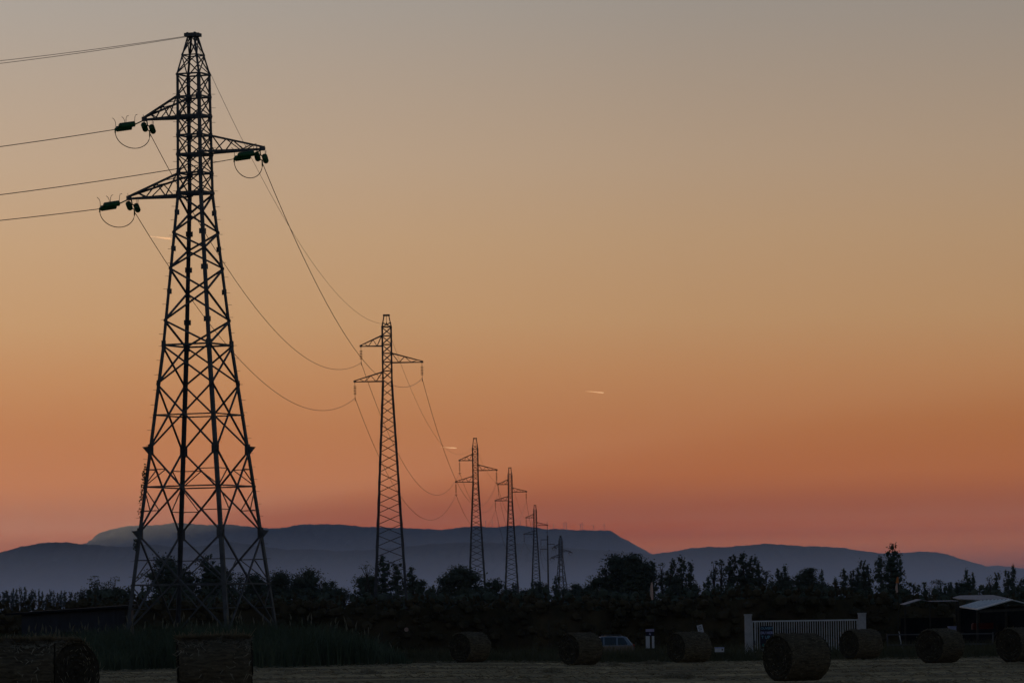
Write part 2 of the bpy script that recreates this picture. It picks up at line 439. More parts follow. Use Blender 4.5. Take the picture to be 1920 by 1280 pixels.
FAR = [(-3000, 1075), (-1200, 1050), (0, 1052), (120, 1040), (165, 1026), (172, 1018), (178, 1004), (186, 998), (200, 992.5), (222, 988), (245, 984.5), (270, 984), (300, 982.5), (325, 979.5), (340, 978.5), (362, 981), (385, 983.5), (415, 982.5), (440, 983), (462, 986), (490, 988.5), (520, 989), (545, 985), (568, 981.5), (600, 980), (640, 981), (660, 984), (690, 986.5), (730, 988), (770, 989), (800, 991.5), (820, 992.5), (842, 991), (870, 987), (893, 984.5), (925, 987), (950, 985.5), (975, 984), (1000, 987), (1025, 991), (1055, 990.5), (1090, 993), (1120, 993), (1143, 992.5), (1150, 996), (1160, 1002), (1175, 1010), (1190, 1019), (1205, 1027), (1222, 1036), (1260, 1048), (1340, 1062), (1500, 1072), (1700, 1070), (1838, 1062), (1855, 1059.5), (1872, 1059), (1900, 1063), (1920, 1066), (1990, 1072), (2400, 1080), (3600, 1100)]
NEAR = [(-3000, 1085), (-900, 1060), (-120, 1052), (0, 1034), (22, 1029), (40, 1024), (62, 1019), (80, 1015), (108, 1014), (130, 1014.5), (150, 1017), (172, 1019), (200, 1021), (233, 1023), (262, 1020), (290, 1019), (333, 1025), (393, 1020), (433, 1014), (483, 1022), (533, 1028), (590, 1029), (640, 1031), (704, 1027), (800, 1018), (880, 1015), (910, 1015), (970, 1017), (1040, 1023), (1100, 1028), (1160, 1032), (1200, 1036), (1222, 1037), (1245, 1033.5), (1270, 1030), (1300, 1025), (1330, 1021.5), (1350, 1023), (1375, 1022), (1400, 1020), (1430, 1018), (1452, 1019), (1490, 1021), (1520, 1023), (1560, 1024), (1585, 1026), (1610, 1030), (1650, 1034), (1690, 1035), (1712, 1033), (1732, 1032), (1755, 1033), (1775, 1037), (1790, 1041), (1820, 1051), (1855, 1061), (1900, 1073), (1960, 1085), (2300, 1092), (3600, 1120)]
ridge('mountain_far', FAR, 26000, 17500, 3)
ridge('mountain_near', NEAR, 12500, 8450, 5)

# wind turbines on the far crest
def turbine(x, hub, scale, a0, where):
    Y = 25900.0; yb = float(np.interp(x, [q[0] for q in FAR], [q[1] for q in FAR])) + 1.5
    b = P(x, yb, Y); h = P(x, hub, Y); H = h.z - b.z
    t = thing('wind_turbine', where, 'wind turbine', b, 0, 'wind turbines along the far ridge')
    m = MB(); m.tube([(0, 0, -3), (0, 0, H)], [1.2, .8], 8); m.build('tower', M['turbine'], t)
    m = MB(); m.box((0, 0.5, H + .6), (2.6, 6, 2.6)); m.build('nacelle', M['turbine'], t)
    m = MB()
    m.tube([(0, -3.6, H + .6), (0, -2.4, H + .6)], [.6, 1.4], 8)
    R = 17 * scale
    for k in range(3):
        a = a0 + k * 2 * PI / 3; d = Vector((math.sin(a), 0, math.cos(a)))
        c = Vector((0, -3.2, H + .6)); m.tube([c, c + d * R * .3, c + d * R], [.5, .6, .2], 5)
    m.build('rotor', M['turbine'], t)
TB = [(910.5, 976.5, 'faint wind turbine on the ridge just right of the third pylon'), (923, 977.5, 'faint wind turbine between the third and fourth pylons, the middle one of three'),
      (934, 977.5, 'faint wind turbine on the ridge close left of the fourth pylon'), (975.5, 977, 'faint wind turbine on the ridge right beside the fourth pylon'),
      (998, 979, 'faint wind turbine half hidden behind the arms of the fifth pylon'), (1026, 980, 'wind turbine above the slim pole right of the fifth pylon'),
      (1038, 984, 'small low wind turbine between the slim pole and the seventh pylon'), (1057.5, 981, 'left wind turbine of the close pair above the last small pylon'),
      (1062, 980.5, 'right wind turbine of the close pair above the last small pylon'), (1088.5, 983, 'left wind turbine of the close pair right of the last small pylon'),
      (1092.5, 982.5, 'right wind turbine of the close pair right of the last small pylon'), (1112.6, 985, 'lone wind turbine second from the right end of the ridge'),
      (1133, 983, 'rightmost wind turbine near the drop of the far ridge')]
for i, (x, hub, w) in enumerate(TB): turbine(x, hub, random.uniform(.85, 1.1), random.uniform(0, 2), w)

# contrails
def contrail(x0, y0, x1, y1, th, label):
    Y = 42000.0; p, q = P(x0, y0, Y), P(x1, y1, Y + 300)
    m = MB(); n = 14; pts = []; rs = []
    for i in range(n):
        t = i / (n - 1); pts.append(p.lerp(q, t) + Vector((0, 0, random.uniform(-1, 1))))
        rs.append(th * 1.5 * (0.2 + .9 * t ** 1.1) * (1 if t < .93 else .55) * random.uniform(.85, 1.12))
    m.tube(pts, rs, 7)
    o = m.build('contrail', M['contrail'], None, True); tag(o, label, 'contrail', 'contrails lit by the set sun')
contrail(280, 443, 322, 448, 5.2, 'short glowing contrail left of the big pylon body')
contrail(825, 838, 856, 839.5, 3.6, 'faint short contrail just above the left arm of the third pylon')
contrail(1097, 733, 1132, 736, 4.6, 'thin glowing contrail alone in the open sky right of the pylons')

# ================================================================== PYLONS
def corner(theta, k, r, z): return Vector((r * math.cos(theta + k * PI / 2), r * math.sin(theta + k * PI / 2), z))

def shed_string(m, a, b, r, n, core=0.3):
    """row of insulator discs from a to b"""
    a, b = Vector(a), Vector(b); pts = []; rs = []
    for i in range(n):
        t0 = i / n
        for dt, k in ((0, core), (.3, core), (.36, 1), (.62, .9), (.72, core)) if core < .5 else ((0, core), (.25, 1), (.55, .95), (.7, core)):
            pts.append(a.lerp(b, t0 + dt / n)); rs.append(r * k)
    pts.append(b); rs.append(r * core)
    m.tube(pts, rs, 10)

WIRE_ENDS = {}   # pylon key -> {'a','b','c','e': outgoing point, 'ai',...: incoming point}

def crossarm(root, C0, C1, zl, zu, tip, w, mname, nl=3):
    """triangular lattice arm: root corner functions at zl and zu on two body corners to the tip"""
    m = MB()
    L0, L1, U0, U1 = C0(zl), C1(zl), C0(zu), C1(zu)
    tl = tip; tu = tip + Vector((0, 0, w * 1.2))
    for a in (L0, L1): m.bar(a, tl, w)
    for a in (U0, U1): m.bar(a, tu, w * .95)
    for A, B in ((L0, U0), (L1, U1)):
        for i in range(nl):
            t0 = (i + .0) / (nl + .4); t1 = (i + .55) / (nl + .4); t2 = (i + 1) / (nl + .4)
            m.bar(B.lerp(tu, t0), A.lerp(tl, t1), w * .5)
            m.bar(A.lerp(tl, t1), B.lerp(tu, t2), w * .5)
    for i in range(nl + 1):
        t0 = i / (nl + 1.5); t1 = (i + 1) / (nl + 1.5)
        m.bar(L0.lerp(tl, t0), L1.lerp(tl, t1), w * .45); m.bar(U0.lerp(tu, t0), U1.lerp(tu, t1), w * .4)
    m.box(tip + Vector((0, 0, w * .4)), (w * 2.2, w * 2.2, w * 2.2), Matrix.Rotation(.4, 3, 'Z'))
    return m.build('crossarm', M[mname], root)

def anchor_pylon(key, loc, H, label, ext, big=True, d_in=(-.75, -.66), d_out=(.02, 1.0)):
    """angle pylon with tension insulators; ext lengthens the legs. local frame turned with the arms"""
    th = math.radians(22.2)
    root = thing('lattice_pylon', label, 'pylon', loc, 0, 'pylons of the power line')
    s = 40.84
    def zy(y): return HC + (1185.2 - y) / s + ext           # photo heights of the big pylon
    zs = [0, zy(1000), zy(647), zy(362), zy(140), zy(66)]
    rs_ = [(148 + ext * 5) / .926 / s, 114 / .926 / s, 65 / .926 / s, 34 / .926 / s, 31.5 / .926 / s, 10 / .926 / s]
    def rad(z): return float(np.interp(z, zs, rs_))
    def C(k): return lambda z: corner(th, k % 4, rad(z), z)
    st = M['steel'] if big else M['steel_far']; k_ = 1.0 if big else 1.5
    nodes_even = [zy(y) for y in (362, 399, 467, 547, 647, 720, 843, 1000)]
    # legs
    for k in range(4):
        m = MB(); c = C(k)
        for a, b, w in ((0, zs[1], .18), (zs[1], zy(647), .168), (zy(647), zs[3], .145), (zs[3], zs[4], .13), (zs[4], zs[5], .08)):
            p, q = c(a), c(b)
            e1 = (corner(th, k + 1, 1, 0) - corner(th, k, 1, 0)).normalized(); e2 = (corner(th, k + 3, 1, 0) - corner(th, k, 1, 0)).normalized()
            m.angle(p, q, e1, e2, w * k_, w * .16 * k_)
        # gusset plates at the bracing nodes
        for yv, g in ((843, .34), (1000, .36), (720, .22), (647, .27)):
            p = c(zy(yv))
            for e in (e1, e2): m.plate(p + e * g * .32, e.cross(Vector((0, 0, 1))), e, g * .8, g * 1.5, .03)
        for yv in ([399, 467, 547] if k in (0, 2) else [436, 503, 601]) + [182, 218, 254, 290, 325, 362]:
            p = c(zy(yv)); g = .23 if yv > 365 else .20
            for e in (e1, e2): m.plate(p + e * g * .5, e.cross(Vector((0, 0, 1))), e, g, g * 1.05, .025)
        out = (e1 + e2).normalized() * -1
        for yv in (843, 1000):       # anti-climb brackets
            p = c(zy(yv)); m.prism_tri(p, out)
        if big and k in (0, 2):      # step bolts
            z = 2.2
            while z < zs[4] - .3:
                p = c(z); m.bar(p, p + out * random.uniform(.15, .2), .016); z += random.uniform(.55, .72)
        m.box(c(0) + Vector((0, 0, .02)), (.7, .7, .5), Matrix.Rotation(th, 3, 'Z'))
        m.build('leg', st, root)
    # face bracing
    lev = [zy(y) for y in (362, 399, 436, 467, 503, 547, 601, 647)]
    body = [zy(y) for y in (140, 182, 218, 254, 290, 325, 362)]
    for k in range(4):
        m = MB(); A, B = C(k), C(k + 1); w = .072 * k_
        for z0, z1 in zip(body[:-1], body[1:]):
            m.bar(A(z0), B(z1), .046 * k_); m.bar(B(z0), A(z1), .046 * k_)
        ze = [zy(66), zy(104), zy(140)]
        for z0, z1 in zip(ze[:-1], ze[1:]):
            m.bar(A(z0), B(z1), .042 * k_); m.bar(B(z0), A(z1), .042 * k_)
        for i in range(len(lev) - 1):
            e = (i % 2 == 0) == (k in (0, 2))
            p, q = (A(lev[i]), B(lev[i + 1])) if e else (B(lev[i]), A(lev[i + 1]))
            m.bar(p, q, .078 * k_)
        for y0, y1 in ((647, 720), (720, 843), (843, 1000), (1000, 1185 + ext * s + (0 if big else 20))):
            z0, z1 = zy(y0), max(0.3, zy(y1))
            m.bar(A(z0), B(z1), w); m.bar(B(z0), A(z1), w)
        # secondary bracing of the two tall lower panels
        for y0, ym, y1, ya, yb in ((843, 912, 1000, 880, 957), (1000, 1095, 1188, 1049, 1140)):
            z0, zm, z1, za, zb = zy(y0), zy(ym), zy(y1), zy(ya), zy(yb)
            m.bar(A(zm), B(zm), .062 * k_)
            for a, b in ((A, B), (B, A)):
                for zz, zd in ((za, z0), (zb, z1)):
                    # a short strut from the leg to the diagonal and a sloping one to the middle
                    t = abs(zz - zd) / max(.1, abs(z1 - z0))
                    q = a(zd).lerp(b(z1 if zd == z0 else z0), t)
                    m.bar(a(zz), q, .04 * k_); m.bar(a(zm), q, .04 * k_)
        m.build('bracing', st, root)
    for yv, w in ((104, .04), (140, .055), (182, .055), (218, .075), (254, .055), (290, .075), (325, .055), (362, .09), (647, .062), (778, .045)):
        m = MB(); z = zy(yv)
        for k in range(4): m.bar(C(k)(z), C(k + 1)(z), w * k_, w * 1.3 * k_)
        if yv > 180 and yv < 640: m.bar(C(0)(z), C(2)(z), w * .6 * k_)
        m.build('horizontal_frame', st, root)
    m = MB(); z = zy(66); m.box((0, 0, z), (rad(z) * 2.3, rad(z) * 2.3, .16), Matrix.Rotation(th + PI / 4, 3, 'Z'))
    for k in range(4): m.bar(C(k)(z), C(k)(z) * 1.0 + Vector((0, 0, .12)), .09)
    m.build('peak_cap', st, root)
    # arms
    ax = Vector((math.cos(th - PI / 4), math.sin(th - PI / 4), 0))
    di, do = Vector((*d_in, 0)).normalized(), Vector((*d_out, 0)).normalized()
    ends = {}
    for nm, sgn, ln, yl, yu, f in (('a', -1, 2.56, 219, 182, 1), ('b', 1, 3.44, 287, 254, 3), ('c', -1, 3.42, 366, 327, 1)):
        tip = ax * sgn * ln + Vector((0, 0, zy(yl)))
        arm = crossarm(root, C(f), C(f + 1), zy(yl), zy(yu), tip, .09 * k_, 'steel' if big else 'steel_far', 2)
        for d, key2, hoff in ((di, 'i', -.02), (do, 'o', .12)):
            a0 = tip + ax * sgn * -hoff + Vector((0, 0, -.02))
            A = a0 + d * (.42 if key2 == 'o' else .66) + Vector((0, 0, -.22 if key2 == 'o' else -.28)); Bp = A + d * .84 + Vector((0, 0, -.14))
            Cw = Bp + d * .16 + Vector((0, 0, -.10))
            lat = Vector((d.y, -d.x, 0)) * .185 + Vector((0, 0, -.055))
            m = MB(); m.bar(a0, A, .05); m.bar(A - lat * 1.15, A + lat * 1.15, .05); m.bar(Bp - lat * 1.15, Bp + lat * 1.15, .05); m.bar(Bp, Cw, .045)
            m.bar(Cw + Vector((0, 0, .05)), Cw + Vector((0, 0, -.16)), .06)
            for s2 in (-1, 1): shed_string(m, A + lat * s2 - d * .04 * s2, Bp + lat * s2 - d * .04 * s2, .138, 8, .72)
            o = m.build('insulator_string', M['glass_green'] if big else M['porcelain'], arm, True)
            if big:
                for j, (t, s2) in enumerate(((0.02, -1), (.35, 1), (.62, -1), (.98, 1))):
                    m = MB(); q = A.lerp(Bp, t) + lat * s2; bend = d * (.18 if j % 2 else -.16)
                    m.tube([q + Vector((0, 0, .1)), q + Vector((0, 0, .32)) + bend * .1, q + Vector((0, 0, .42)) + bend * .4, q + Vector((0, 0, .45 + .05 * (j % 2))) + bend], .013, 5)
                    m.build('bird_spike', M['steel'], arm)
            ends[nm + key2] = Vector(loc) + Cw
            if key2 == 'i': ci = Cw
            else: co = Cw
        m = MB(); n = 22
        m.tube([ci.lerp(co, (1 - math.cos(PI * i / n)) / 2) + Vector((0, 0, -.1 - .68 * math.sin(PI * i / n))) for i in range(n + 1)], .019 * k_, 6)
        m.build('jumper_cable', M['wire'], arm)
    ends['eo'] = Vector(loc) + Vector((0, .1, zy(66)))
    ends['ei'] = Vector(loc) + Vector((-.2, -.1, zy(68))); ends['ej'] = Vector(loc) + Vector((-.2, .15, zy(68)))
    WIRE_ENDS[key] = ends
    return root

def suspension_pylon(key, loc, H, label, pk, ins, mname='steel_far', armk=1.0, gap=1.0, rz=0.0, thick=1.0):
    root = thing('lattice_pylon', label, 'pylon', loc, rz, 'pylons of the power line')
    ex = pk - 1.07
    def half(d):
        d2 = d - ex
        if d <= pk: return .26 + (.45 - .26) * d / pk
        if d2 <= 6.05: return .46
        return .47 + .0525 * (d2 - 6.05)
    def zc(d): return H - d
    def C(k): return lambda z: corner(PI / 4, k % 4, half(H - z) * 1.4142, z)
    st = M[mname]
    for k in range(4):
        m = MB(); c = C(k)
        e1 = (corner(PI / 4, k + 1, 1, 0) - corner(PI / 4, k, 1, 0)).normalized(); e2 = (corner(PI / 4, k + 3, 1, 0) - corner(PI / 4, k, 1, 0)).normalized()
        for d0, d1, w in ((0, pk, .09), (pk, 6.05 + ex, .13), (6.05 + ex, 16, .17), (16, H, .2)):
            m.angle(c(zc(d1)), c(zc(d0)), e1, e2, w * thick, .03 * thick)
        m.box(c(0) + Vector((0, 0, .0)), (.5, .5, .5))
        m.build('leg', st, root)
    lev = [pk]
    while lev[-1] < H - .6:
        d = lev[-1]; lev.append(d + (.80 if d < 6 + ex else .80 + .014 * (d - 6)))
    ci = 0
    for k in range(4):
        m = MB(); A, B = C(k), C(k + 1)
        for i in range(len(lev) - 1):
            z0, z1 = zc(lev[i]), zc(min(H - .2, lev[i + 1]))
            if lev[i] < 6 + ex - .3:
                m.bar(A(z0), B(z1), .05 * thick); m.bar(B(z0), A(z1), .05 * thick); m.bar(A(z0), B(z0), .06 * thick)
            else:
                if i % 2 == 0: m.bar(A(z0), B(z1), .065 * thick)
                else: m.bar(B(z0), A(z1), .065 * thick)
        m.bar(A(zc(pk * .62)), B(zc(pk)), .045 * thick); m.bar(B(zc(pk * .62)), A(zc(pk)), .045 * thick)
        m.build('bracing', st, root)
    m = MB(); m.box((0, 0, H), (.62, .62, .14)); m.bar((0, 0, H), (0, 0, H - .75), .04); m.box((0, 0, H - .75), (.1, .16, .2)); m.build('peak_cap', st, root)
    ends = {}
    Rz = Matrix.Rotation(rz, 3, 'Z')
    for nm, sgn, ln, dl, du, ks in (('a', -1, 2.37, 2.8, 1.85, (1, 2)), ('b', 1, 3.18, 4.33, 3.5, (3, 4)), ('c', -1, 2.98, 6.03, 5.15, (1, 2))):
        dl = 2.8 + (dl - 2.8) * gap + ex; du = dl - (.95 if nm == 'a' else .85)
        tip = Vector((sgn * ln * armk, 0, zc(dl)))
        arm = crossarm(root, C(ks[0]), C(ks[1]), zc(dl), zc(du), tip, .085 * thick, mname, 2)
        m = MB(); m.bar(tip, tip + Vector((0, 0, -.38)), .035 * thick)
        shed_string(m, tip + Vector((0, 0, -.35)), tip + Vector((0, 0, -ins + .3)), .145 * (1 + .15 * (thick - 1)), 6 if ins < 1.7 else 8, .16)
        m.bar(tip + Vector((0, 0, -ins + .32)), tip + Vector((0, 0, -ins)), .035 * thick)
        m.bar(tip + Vector((0, -.25, -ins)), tip + Vector((0, .25, -ins)), .08); m.bar(tip + Vector((0, 0, -ins)), tip + Vector((0, 0, -ins - .28)), .035)
        if ins > 1.7: m.bar(tip + Vector((-.2, 0, -ins)), tip + Vector((.2, 0, -ins)), .07)
        m.build('insulator_string', M['porcelain'], arm)
        e = Vector(loc) + Rz @ (tip + Vector((0, 0, -ins))); ends[nm + 'i'] = e; ends[nm + 'o'] = e
    e = Vector(loc) + Vector((0, 0, H - .8)); ends['ei'] = e; ends['eo'] = e
    WIRE_ENDS[key] = ends
    return root

Y1, Y2, Y3, Y4, Y5, Y6, Y7 = 222.0, 442.0, 730.0, 965.0, 1277.0, 1400.0, 1650.0
def base_at(xtop, ytop, Y):
    t = P(xtop, ytop, Y); return (t.x, Y), t.z
(xy, zt) = base_at(361.5, 64, Y1)
anchor_pylon(1, (xy[0], xy[1], 0), zt, 'tallest nearest lattice pylon at left, with paired green insulators and two arms left, one right', 0.0)
(xy, zt) = base_at(724.5, 591, Y2)
suspension_pylon(2, (xy[0], Y2, -.5), zt + .5, 'second tallest lattice pylon, right of the big one, hanging insulator strings, feet in conifers', 1.07, 1.5, 'steel_far', thick=1.0, rz=.01)
(xy, zt) = base_at(890.5, 821.5, Y3)
suspension_pylon(3, (xy[0], Y3, -.5), zt + .5, 'third lattice pylon in the row, rising behind the round dark tree', 1.6, 1.9, thick=1.25, rz=.02)
(xy, zt) = base_at(956, 876.5, Y4)
suspension_pylon(4, (xy[0], Y4, -.5), zt + .5, 'fourth lattice pylon in the row, feet visible between small trees', 1.6, 1.7, thick=1.45, rz=-.02)
(xy, zt) = base_at(1003, 946.5, Y5)
suspension_pylon(5, (xy[0], Y5, -.5), zt + .5, 'fifth lattice pylon in the row, crossing the ridge line beside the slim pole', 1.6, 1.8, armk=1.0, gap=1.35, thick=1.6)

def pole_pylon():
    (xy, zt) = base_at(1026.6, 1003.5, Y6); H = zt + .5; loc = (xy[0], Y6, -.5)
    t = thing('power_pole', 'slim dark tubular power pole with short side arms among the far pylons', 'power pole', loc, 0, None)
    m = MB(); m.tube([(0, 0, -.3), (0, 0, H)], [.34, .2], 10); m.build('pole_shaft', M['steel_far'], t)
    ends = {}
    for nm, sg, ln, d in (('a', -1, 1.95, 1.2), ('b', 1, 2.05, 2.5), ('c', -1, 2.15, 3.9)):
        m = MB(); tip = Vector((sg * ln, 0, H - d)); m.bar((0, 0, H - d), tip, .18); arm = m.build('crossarm', M['steel_far'], t)
        m = MB(); m.bar(tip, tip + Vector((0, 0, -.3)), .06); shed_string(m, tip + Vector((0, 0, -.3)), tip + Vector((0, 0, -1.5)), .12, 7, .3); m.build('insulator_string', M['porcelain'], arm)
        e = Vector(loc) + tip + Vector((0, 0, -1.55)); ends[nm + 'i'] = ends[nm + 'o'] = e
    m = MB(); m.bar((0, 0, H), (-.3, 0, H + 1.2), .08); m.build('lightning_rod', M['steel_far'], t)
    ends['ei'] = ends['eo'] = Vector(loc) + Vector((0, 0, H)); WIRE_ENDS[6] = ends
pole_pylon()
(xy, zt) = base_at(1051, 1004, Y7)
s_ext = zt + .5 - (HC + (1185.2 - 66) / 40.84)
anchor_pylon(7, (xy[0], Y7, -.5), zt + .5, 'smallest farthest lattice pylon, wide-footed, at the right end of the row', s_ext, big=False, d_in=(-.3, -1), d_out=(.6, .8))

# ---- wires: every span of every conductor is a thing
def wire(p, q, sag, r, label, n=28):
    m = MB()
    m.tube([p.lerp(q, i / n) + Vector((0, 0, -4 * sag * (i / n) * (1 - i / n))) for i in range(n + 1)], r, 5)
    o = m.build('power_line', M['wire'], None, True); tag(o, label, 'power line', 'wires between the pylons')
ORD = {1: 'big nearest', 2: 'second', 3: 'third', 4: 'fourth', 5: 'fifth', 6: 'slim pole', 7: 'farthest'}
ARM = {'a': 'upper left', 'b': 'right', 'c': 'lower left'}
SAG = {(1, 2): 4.2, (2, 3): 7.0, (3, 4): 4.8, (4, 5): 7.5, (5, 6): 1.6, (6, 7): 4.5}
for (i, j), sg in SAG.items():
    wn = {1: .017, 2: .021, 3: .024, 4: .027, 5: .027, 6: .027}[i]
    def nm(k): return 'slim pole' if k == 6 else ORD[k] + ' pylon'
    for a in 'abc':
        wire(WIRE_ENDS[i][a + 'o'], WIRE_ENDS[j][a + 'i'], sg, wn, 'sagging wire from the %s arm of the %s to the %s' % (ARM[a], nm(i), nm(j)))
    if j < 6: wire(WIRE_ENDS[i]['eo'], WIRE_ENDS[j]['ei'], sg * .8, wn * .62, 'thin earth wire from the %s peak to the %s peak' % (nm(i), nm(j)))
# the line that comes in from the left
def incoming(p, xe, ye, r, label):
    d = Vector((-.75, -.66, 0)).normalized()
    # distance along d at which the photo's left edge is met
    tx = (xe - CX) / F
    t = (tx * p.y - p.x) / (d.x - tx * d.y)
    for _ in range(3):
        q = p + d * t; yy = ye; z = P(xe, ye, q.y); t += (z.x - q.x) / d.x
    slope = (P(xe, ye, (p + d * t).y).z - p.z) / t
    pts = []
    for i in range(25):
        u = 60 * (i / 24) ** 1.3; pts.append(p + d * u + Vector((0, 0, slope * u + .0016 * u * u)))
    m = MB(); m.tube(pts, r, 5); o = m.build('power_line', M['wire'], None, True); tag(o, label, 'power line', 'wires between the pylons')
E = WIRE_ENDS[1]
incoming(E['ai'], 0, 278, .018, 'wire leaving the upper left arm of the big pylon towards the left edge')
incoming(E['bi'], 0, 377, .018, 'wire leaving the right arm of the big pylon, passing behind its body to the left')
incoming(E['ci'], 0, 415.5, .018, 'wire leaving the lower left arm of the big pylon towards the left edge')
incoming(E['ei'], 0, 122, .012, 'upper earth wire of the pair from the big pylon peak to the left edge')
incoming(E['ej'], 0, 127, .012, 'lower earth wire of the pair from the big pylon peak to the left edge')

# creeper on the left leg
def creeper():
    base = Vector((WIRE_ENDS[1]['eo'].x, Y1, 0)); th = math.radians(22.2)
    C = []
    for _ in range(260):
        yv = random.choice([random.uniform(868, 968), random.uniform(885, 940), random.uniform(1010, 1030)])
        z = HC + (1185.2 - yv) / 40.84; r = np.interp(z, [0, HC + 185.2 / 40.84, HC + 538 / 40.84], [148 / .926 / 40.84, 114 / .926 / 40.84, 65 / .926 / 40.84])
        c = corner(th, 2, r + .05, z) + base; C.append(c[:])
    C = np.array(C) + RNG.normal(size=(260, 3)) * (.05, .05, .04)
    o = link(bpy.data.objects.new('creeper_plant', quads_mesh('creeper_plant', leaf_quads(C, .055, RNG), M['leaf_dark'])))
    tag(o, 'dark creeper climbing the left leg of the big pylon', 'creeper')
creeper()

# ================================================================== TREES
ROW = [(-2, 1110, 12), (6, 1109, 11), (14, 1105, 13), (24, 1104, 12), (31, 1103, 7), (38, 1100.5, 7), (47, 1102.5, 11), (55, 1110, 12), (62, 1105, 12), (73, 1107, 8), (79, 1106.5, 7), (87, 1112, 10), (94, 1106, 8), (99, 1106.5, 8), (108, 1109, 7), (114, 1108, 10), (121, 1108, 11), (132, 1108.5, 9), (140, 1113, 9)]
ORDN = 'leftmost second third fourth fifth sixth seventh eighth ninth tenth eleventh twelfth thirteenth fourteenth fifteenth sixteenth seventeenth'.split() + ['second last', 'last']
for i, (x, y, w) in enumerate(ROW):
    tree('column' if i % 3 else 'cone', x, y, w, 2200, '%s small dark %s tree from the left in the far row on the plain' % (ORDN[i], 'rounded' if i % 3 else 'pointed'), group='small trees in the far row at left')
T = lambda *a, **k: tree(*a, **k)
T('airy', 153, 1099, 24, 900, 'small dark loose tree at left standing between the far row and the feathery tree')
T('airy', 178, 1078, 34, 620, 'wispy see-through tree at the left end of the clump left of the big pylon', var=1)
T('airy', 214, 1073, 64, 600, 'feathery spreading tree with sky gaps just left of the big pylon foot', var=2)
T('round', 212, 1100, 70, 610, 'low dark bush mass under the feathery tree left of the big pylon', name='bush', cat='bush')
T('round', 322, 1046, 98, 640, 'big round dark tree behind the left feet of the big pylon')
T('cone', 387, 1043, 60, 640, 'pointed dark tree behind the middle of the big pylon')
T('round', 408, 1060, 70, 650, 'broad dark tree right of the pointed tree inside the big pylon')
T('airy', 448, 1070, 44, 600, 'loose dark tree behind the right feet of the big pylon')
T('round', 482, 1078, 60, 650, 'rounded tree just outside the right foot of the big pylon')
T('round', 522, 1072, 50, 640, 'small rounded tree leaning on the left side of the wide tree')
T('round', 572, 1058, 104, 650, 'wide dark domed tree between the big and the second pylon')
T('round', 620, 1088, 46, 660, 'low tree on the right shoulder of the wide domed tree')
T('airy', 645, 1098, 26, 640, 'tiny loose tree left of the conifers under the second pylon')
T('pine', 688, 1054, 46, 620, 'feathery conifer left of the second pylon legs', var=1)
T('round', 690, 1078, 56, 640, 'dense dark bush under the feathery conifer by the second pylon', name='bush', cat='bush')
T('cone', 720, 1043, 40, 625, 'tall dark conifer between the second pylon legs')
T('column', 745, 1056, 30, 640, 'narrow ragged tree in front of the right leg of the second pylon')
T('column', 771, 1061, 20, 620, 'slim pointed tree just right of the second pylon')
T('round', 785, 1085, 40, 650, 'low rounded tree right of the second pylon')
T('column', 811, 1094, 12, 900, 'left one of the two tiny column trees right of the second pylon')
T('column', 821, 1095, 12, 900, 'right one of the two tiny column trees right of the second pylon')
T('round', 868, 1058, 90, 620, 'large round dark tree hiding the feet of the third pylon')
T('round', 838, 1078, 40, 640, 'left shoulder tree beside the large round tree at the third pylon')
T('round', 925, 1081, 34, 640, 'small round tree right of the large round tree at the third pylon')
T('column', 966, 1091, 14, 1000, 'small narrow tree inside the feet of the fourth pylon')
T('round', 950, 1102, 30, 1050, 'low bush at the left foot of the fourth pylon', name='bush', cat='bush')
T('round', 985, 1105, 34, 1050, 'low bush at the right foot of the fourth pylon', name='bush', cat='bush')
T('cone', 998, 1088, 11, 1050, 'small pointed tree left of the fifth pylon foot')
T('round', 1009, 1086, 22, 1050, 'small bushy tree in front of the fifth pylon feet')
T('column', 1024, 1094, 12, 1050, 'small column tree left of the slim pole foot')
T('column', 1044, 1079, 13, 1050, 'slim column tree left of the farthest small pylon')
T('round', 1062, 1099, 30, 1000, 'low dark bush under the farthest small pylon', name='bush', cat='bush')
T('round', 1084, 1093, 34, 1000, 'low rounded bush right of the farthest small pylon', name='bush', cat='bush')
T('round', 1106, 1096, 30, 900, 'low bush left of the biggest dark tree mass', name='bush', cat='bush')
T('round', 1172, 1039, 92, 640, 'biggest dark domed tree right of centre', var=2)
T('round', 1136, 1063, 56, 640, 'lower tree leaning on the left side of the biggest domed tree')
T('round', 1187, 1033, 40, 635, 'raised top crown at the peak of the biggest domed tree')
T('round', 1208, 1052, 40, 640, 'tree on the right shoulder of the biggest domed tree')
G1 = None
T('column', 1222, 1051, 17, 700, 'first poplar right of the biggest domed tree, touching it')
T('airy', 1240, 1052, 18, 700, 'loose see-through poplar second from the biggest domed tree')
T('column', 1259, 1046, 17, 700, 'tall poplar in the middle of the group right of the biggest domed tree')
T('column', 1277, 1042, 18, 700, 'tallest poplar of the group right of the biggest domed tree')
T('column', 1293, 1053, 16, 700, 'shorter poplar at the right side of the first poplar group')
T('round', 1265, 1080, 90, 720, 'low dark undergrowth tree at the foot of the first poplar group')
T('round', 1304, 1090, 20, 720, 'small round tree at the right end of the first poplar group')
T('cone', 1327, 1082, 24, 620, 'small pointed cypress alone in the gap between the two poplar groups')
T('airy', 1338, 1048, 18, 720, 'thin airy poplar at the left end of the second poplar group', var=3)
T('airy', 1352, 1042, 16, 720, 'thin airy poplar with a visible stem, second in the right group', var=0)
T('column', 1370, 1039, 22, 700, 'dense poplar left of the tallest pair in the second group')
T('column', 1393, 1035, 23, 700, 'tallest dense poplar of the second group')
T('column', 1412, 1042, 22, 700, 'dense poplar right of the tallest one in the second group')
T('column', 1424, 1052, 16, 705, 'slightly lower poplar closing the second group at its right')
T('round', 1395, 1078, 110, 730, 'dark undergrowth tree at the foot of the second poplar group')
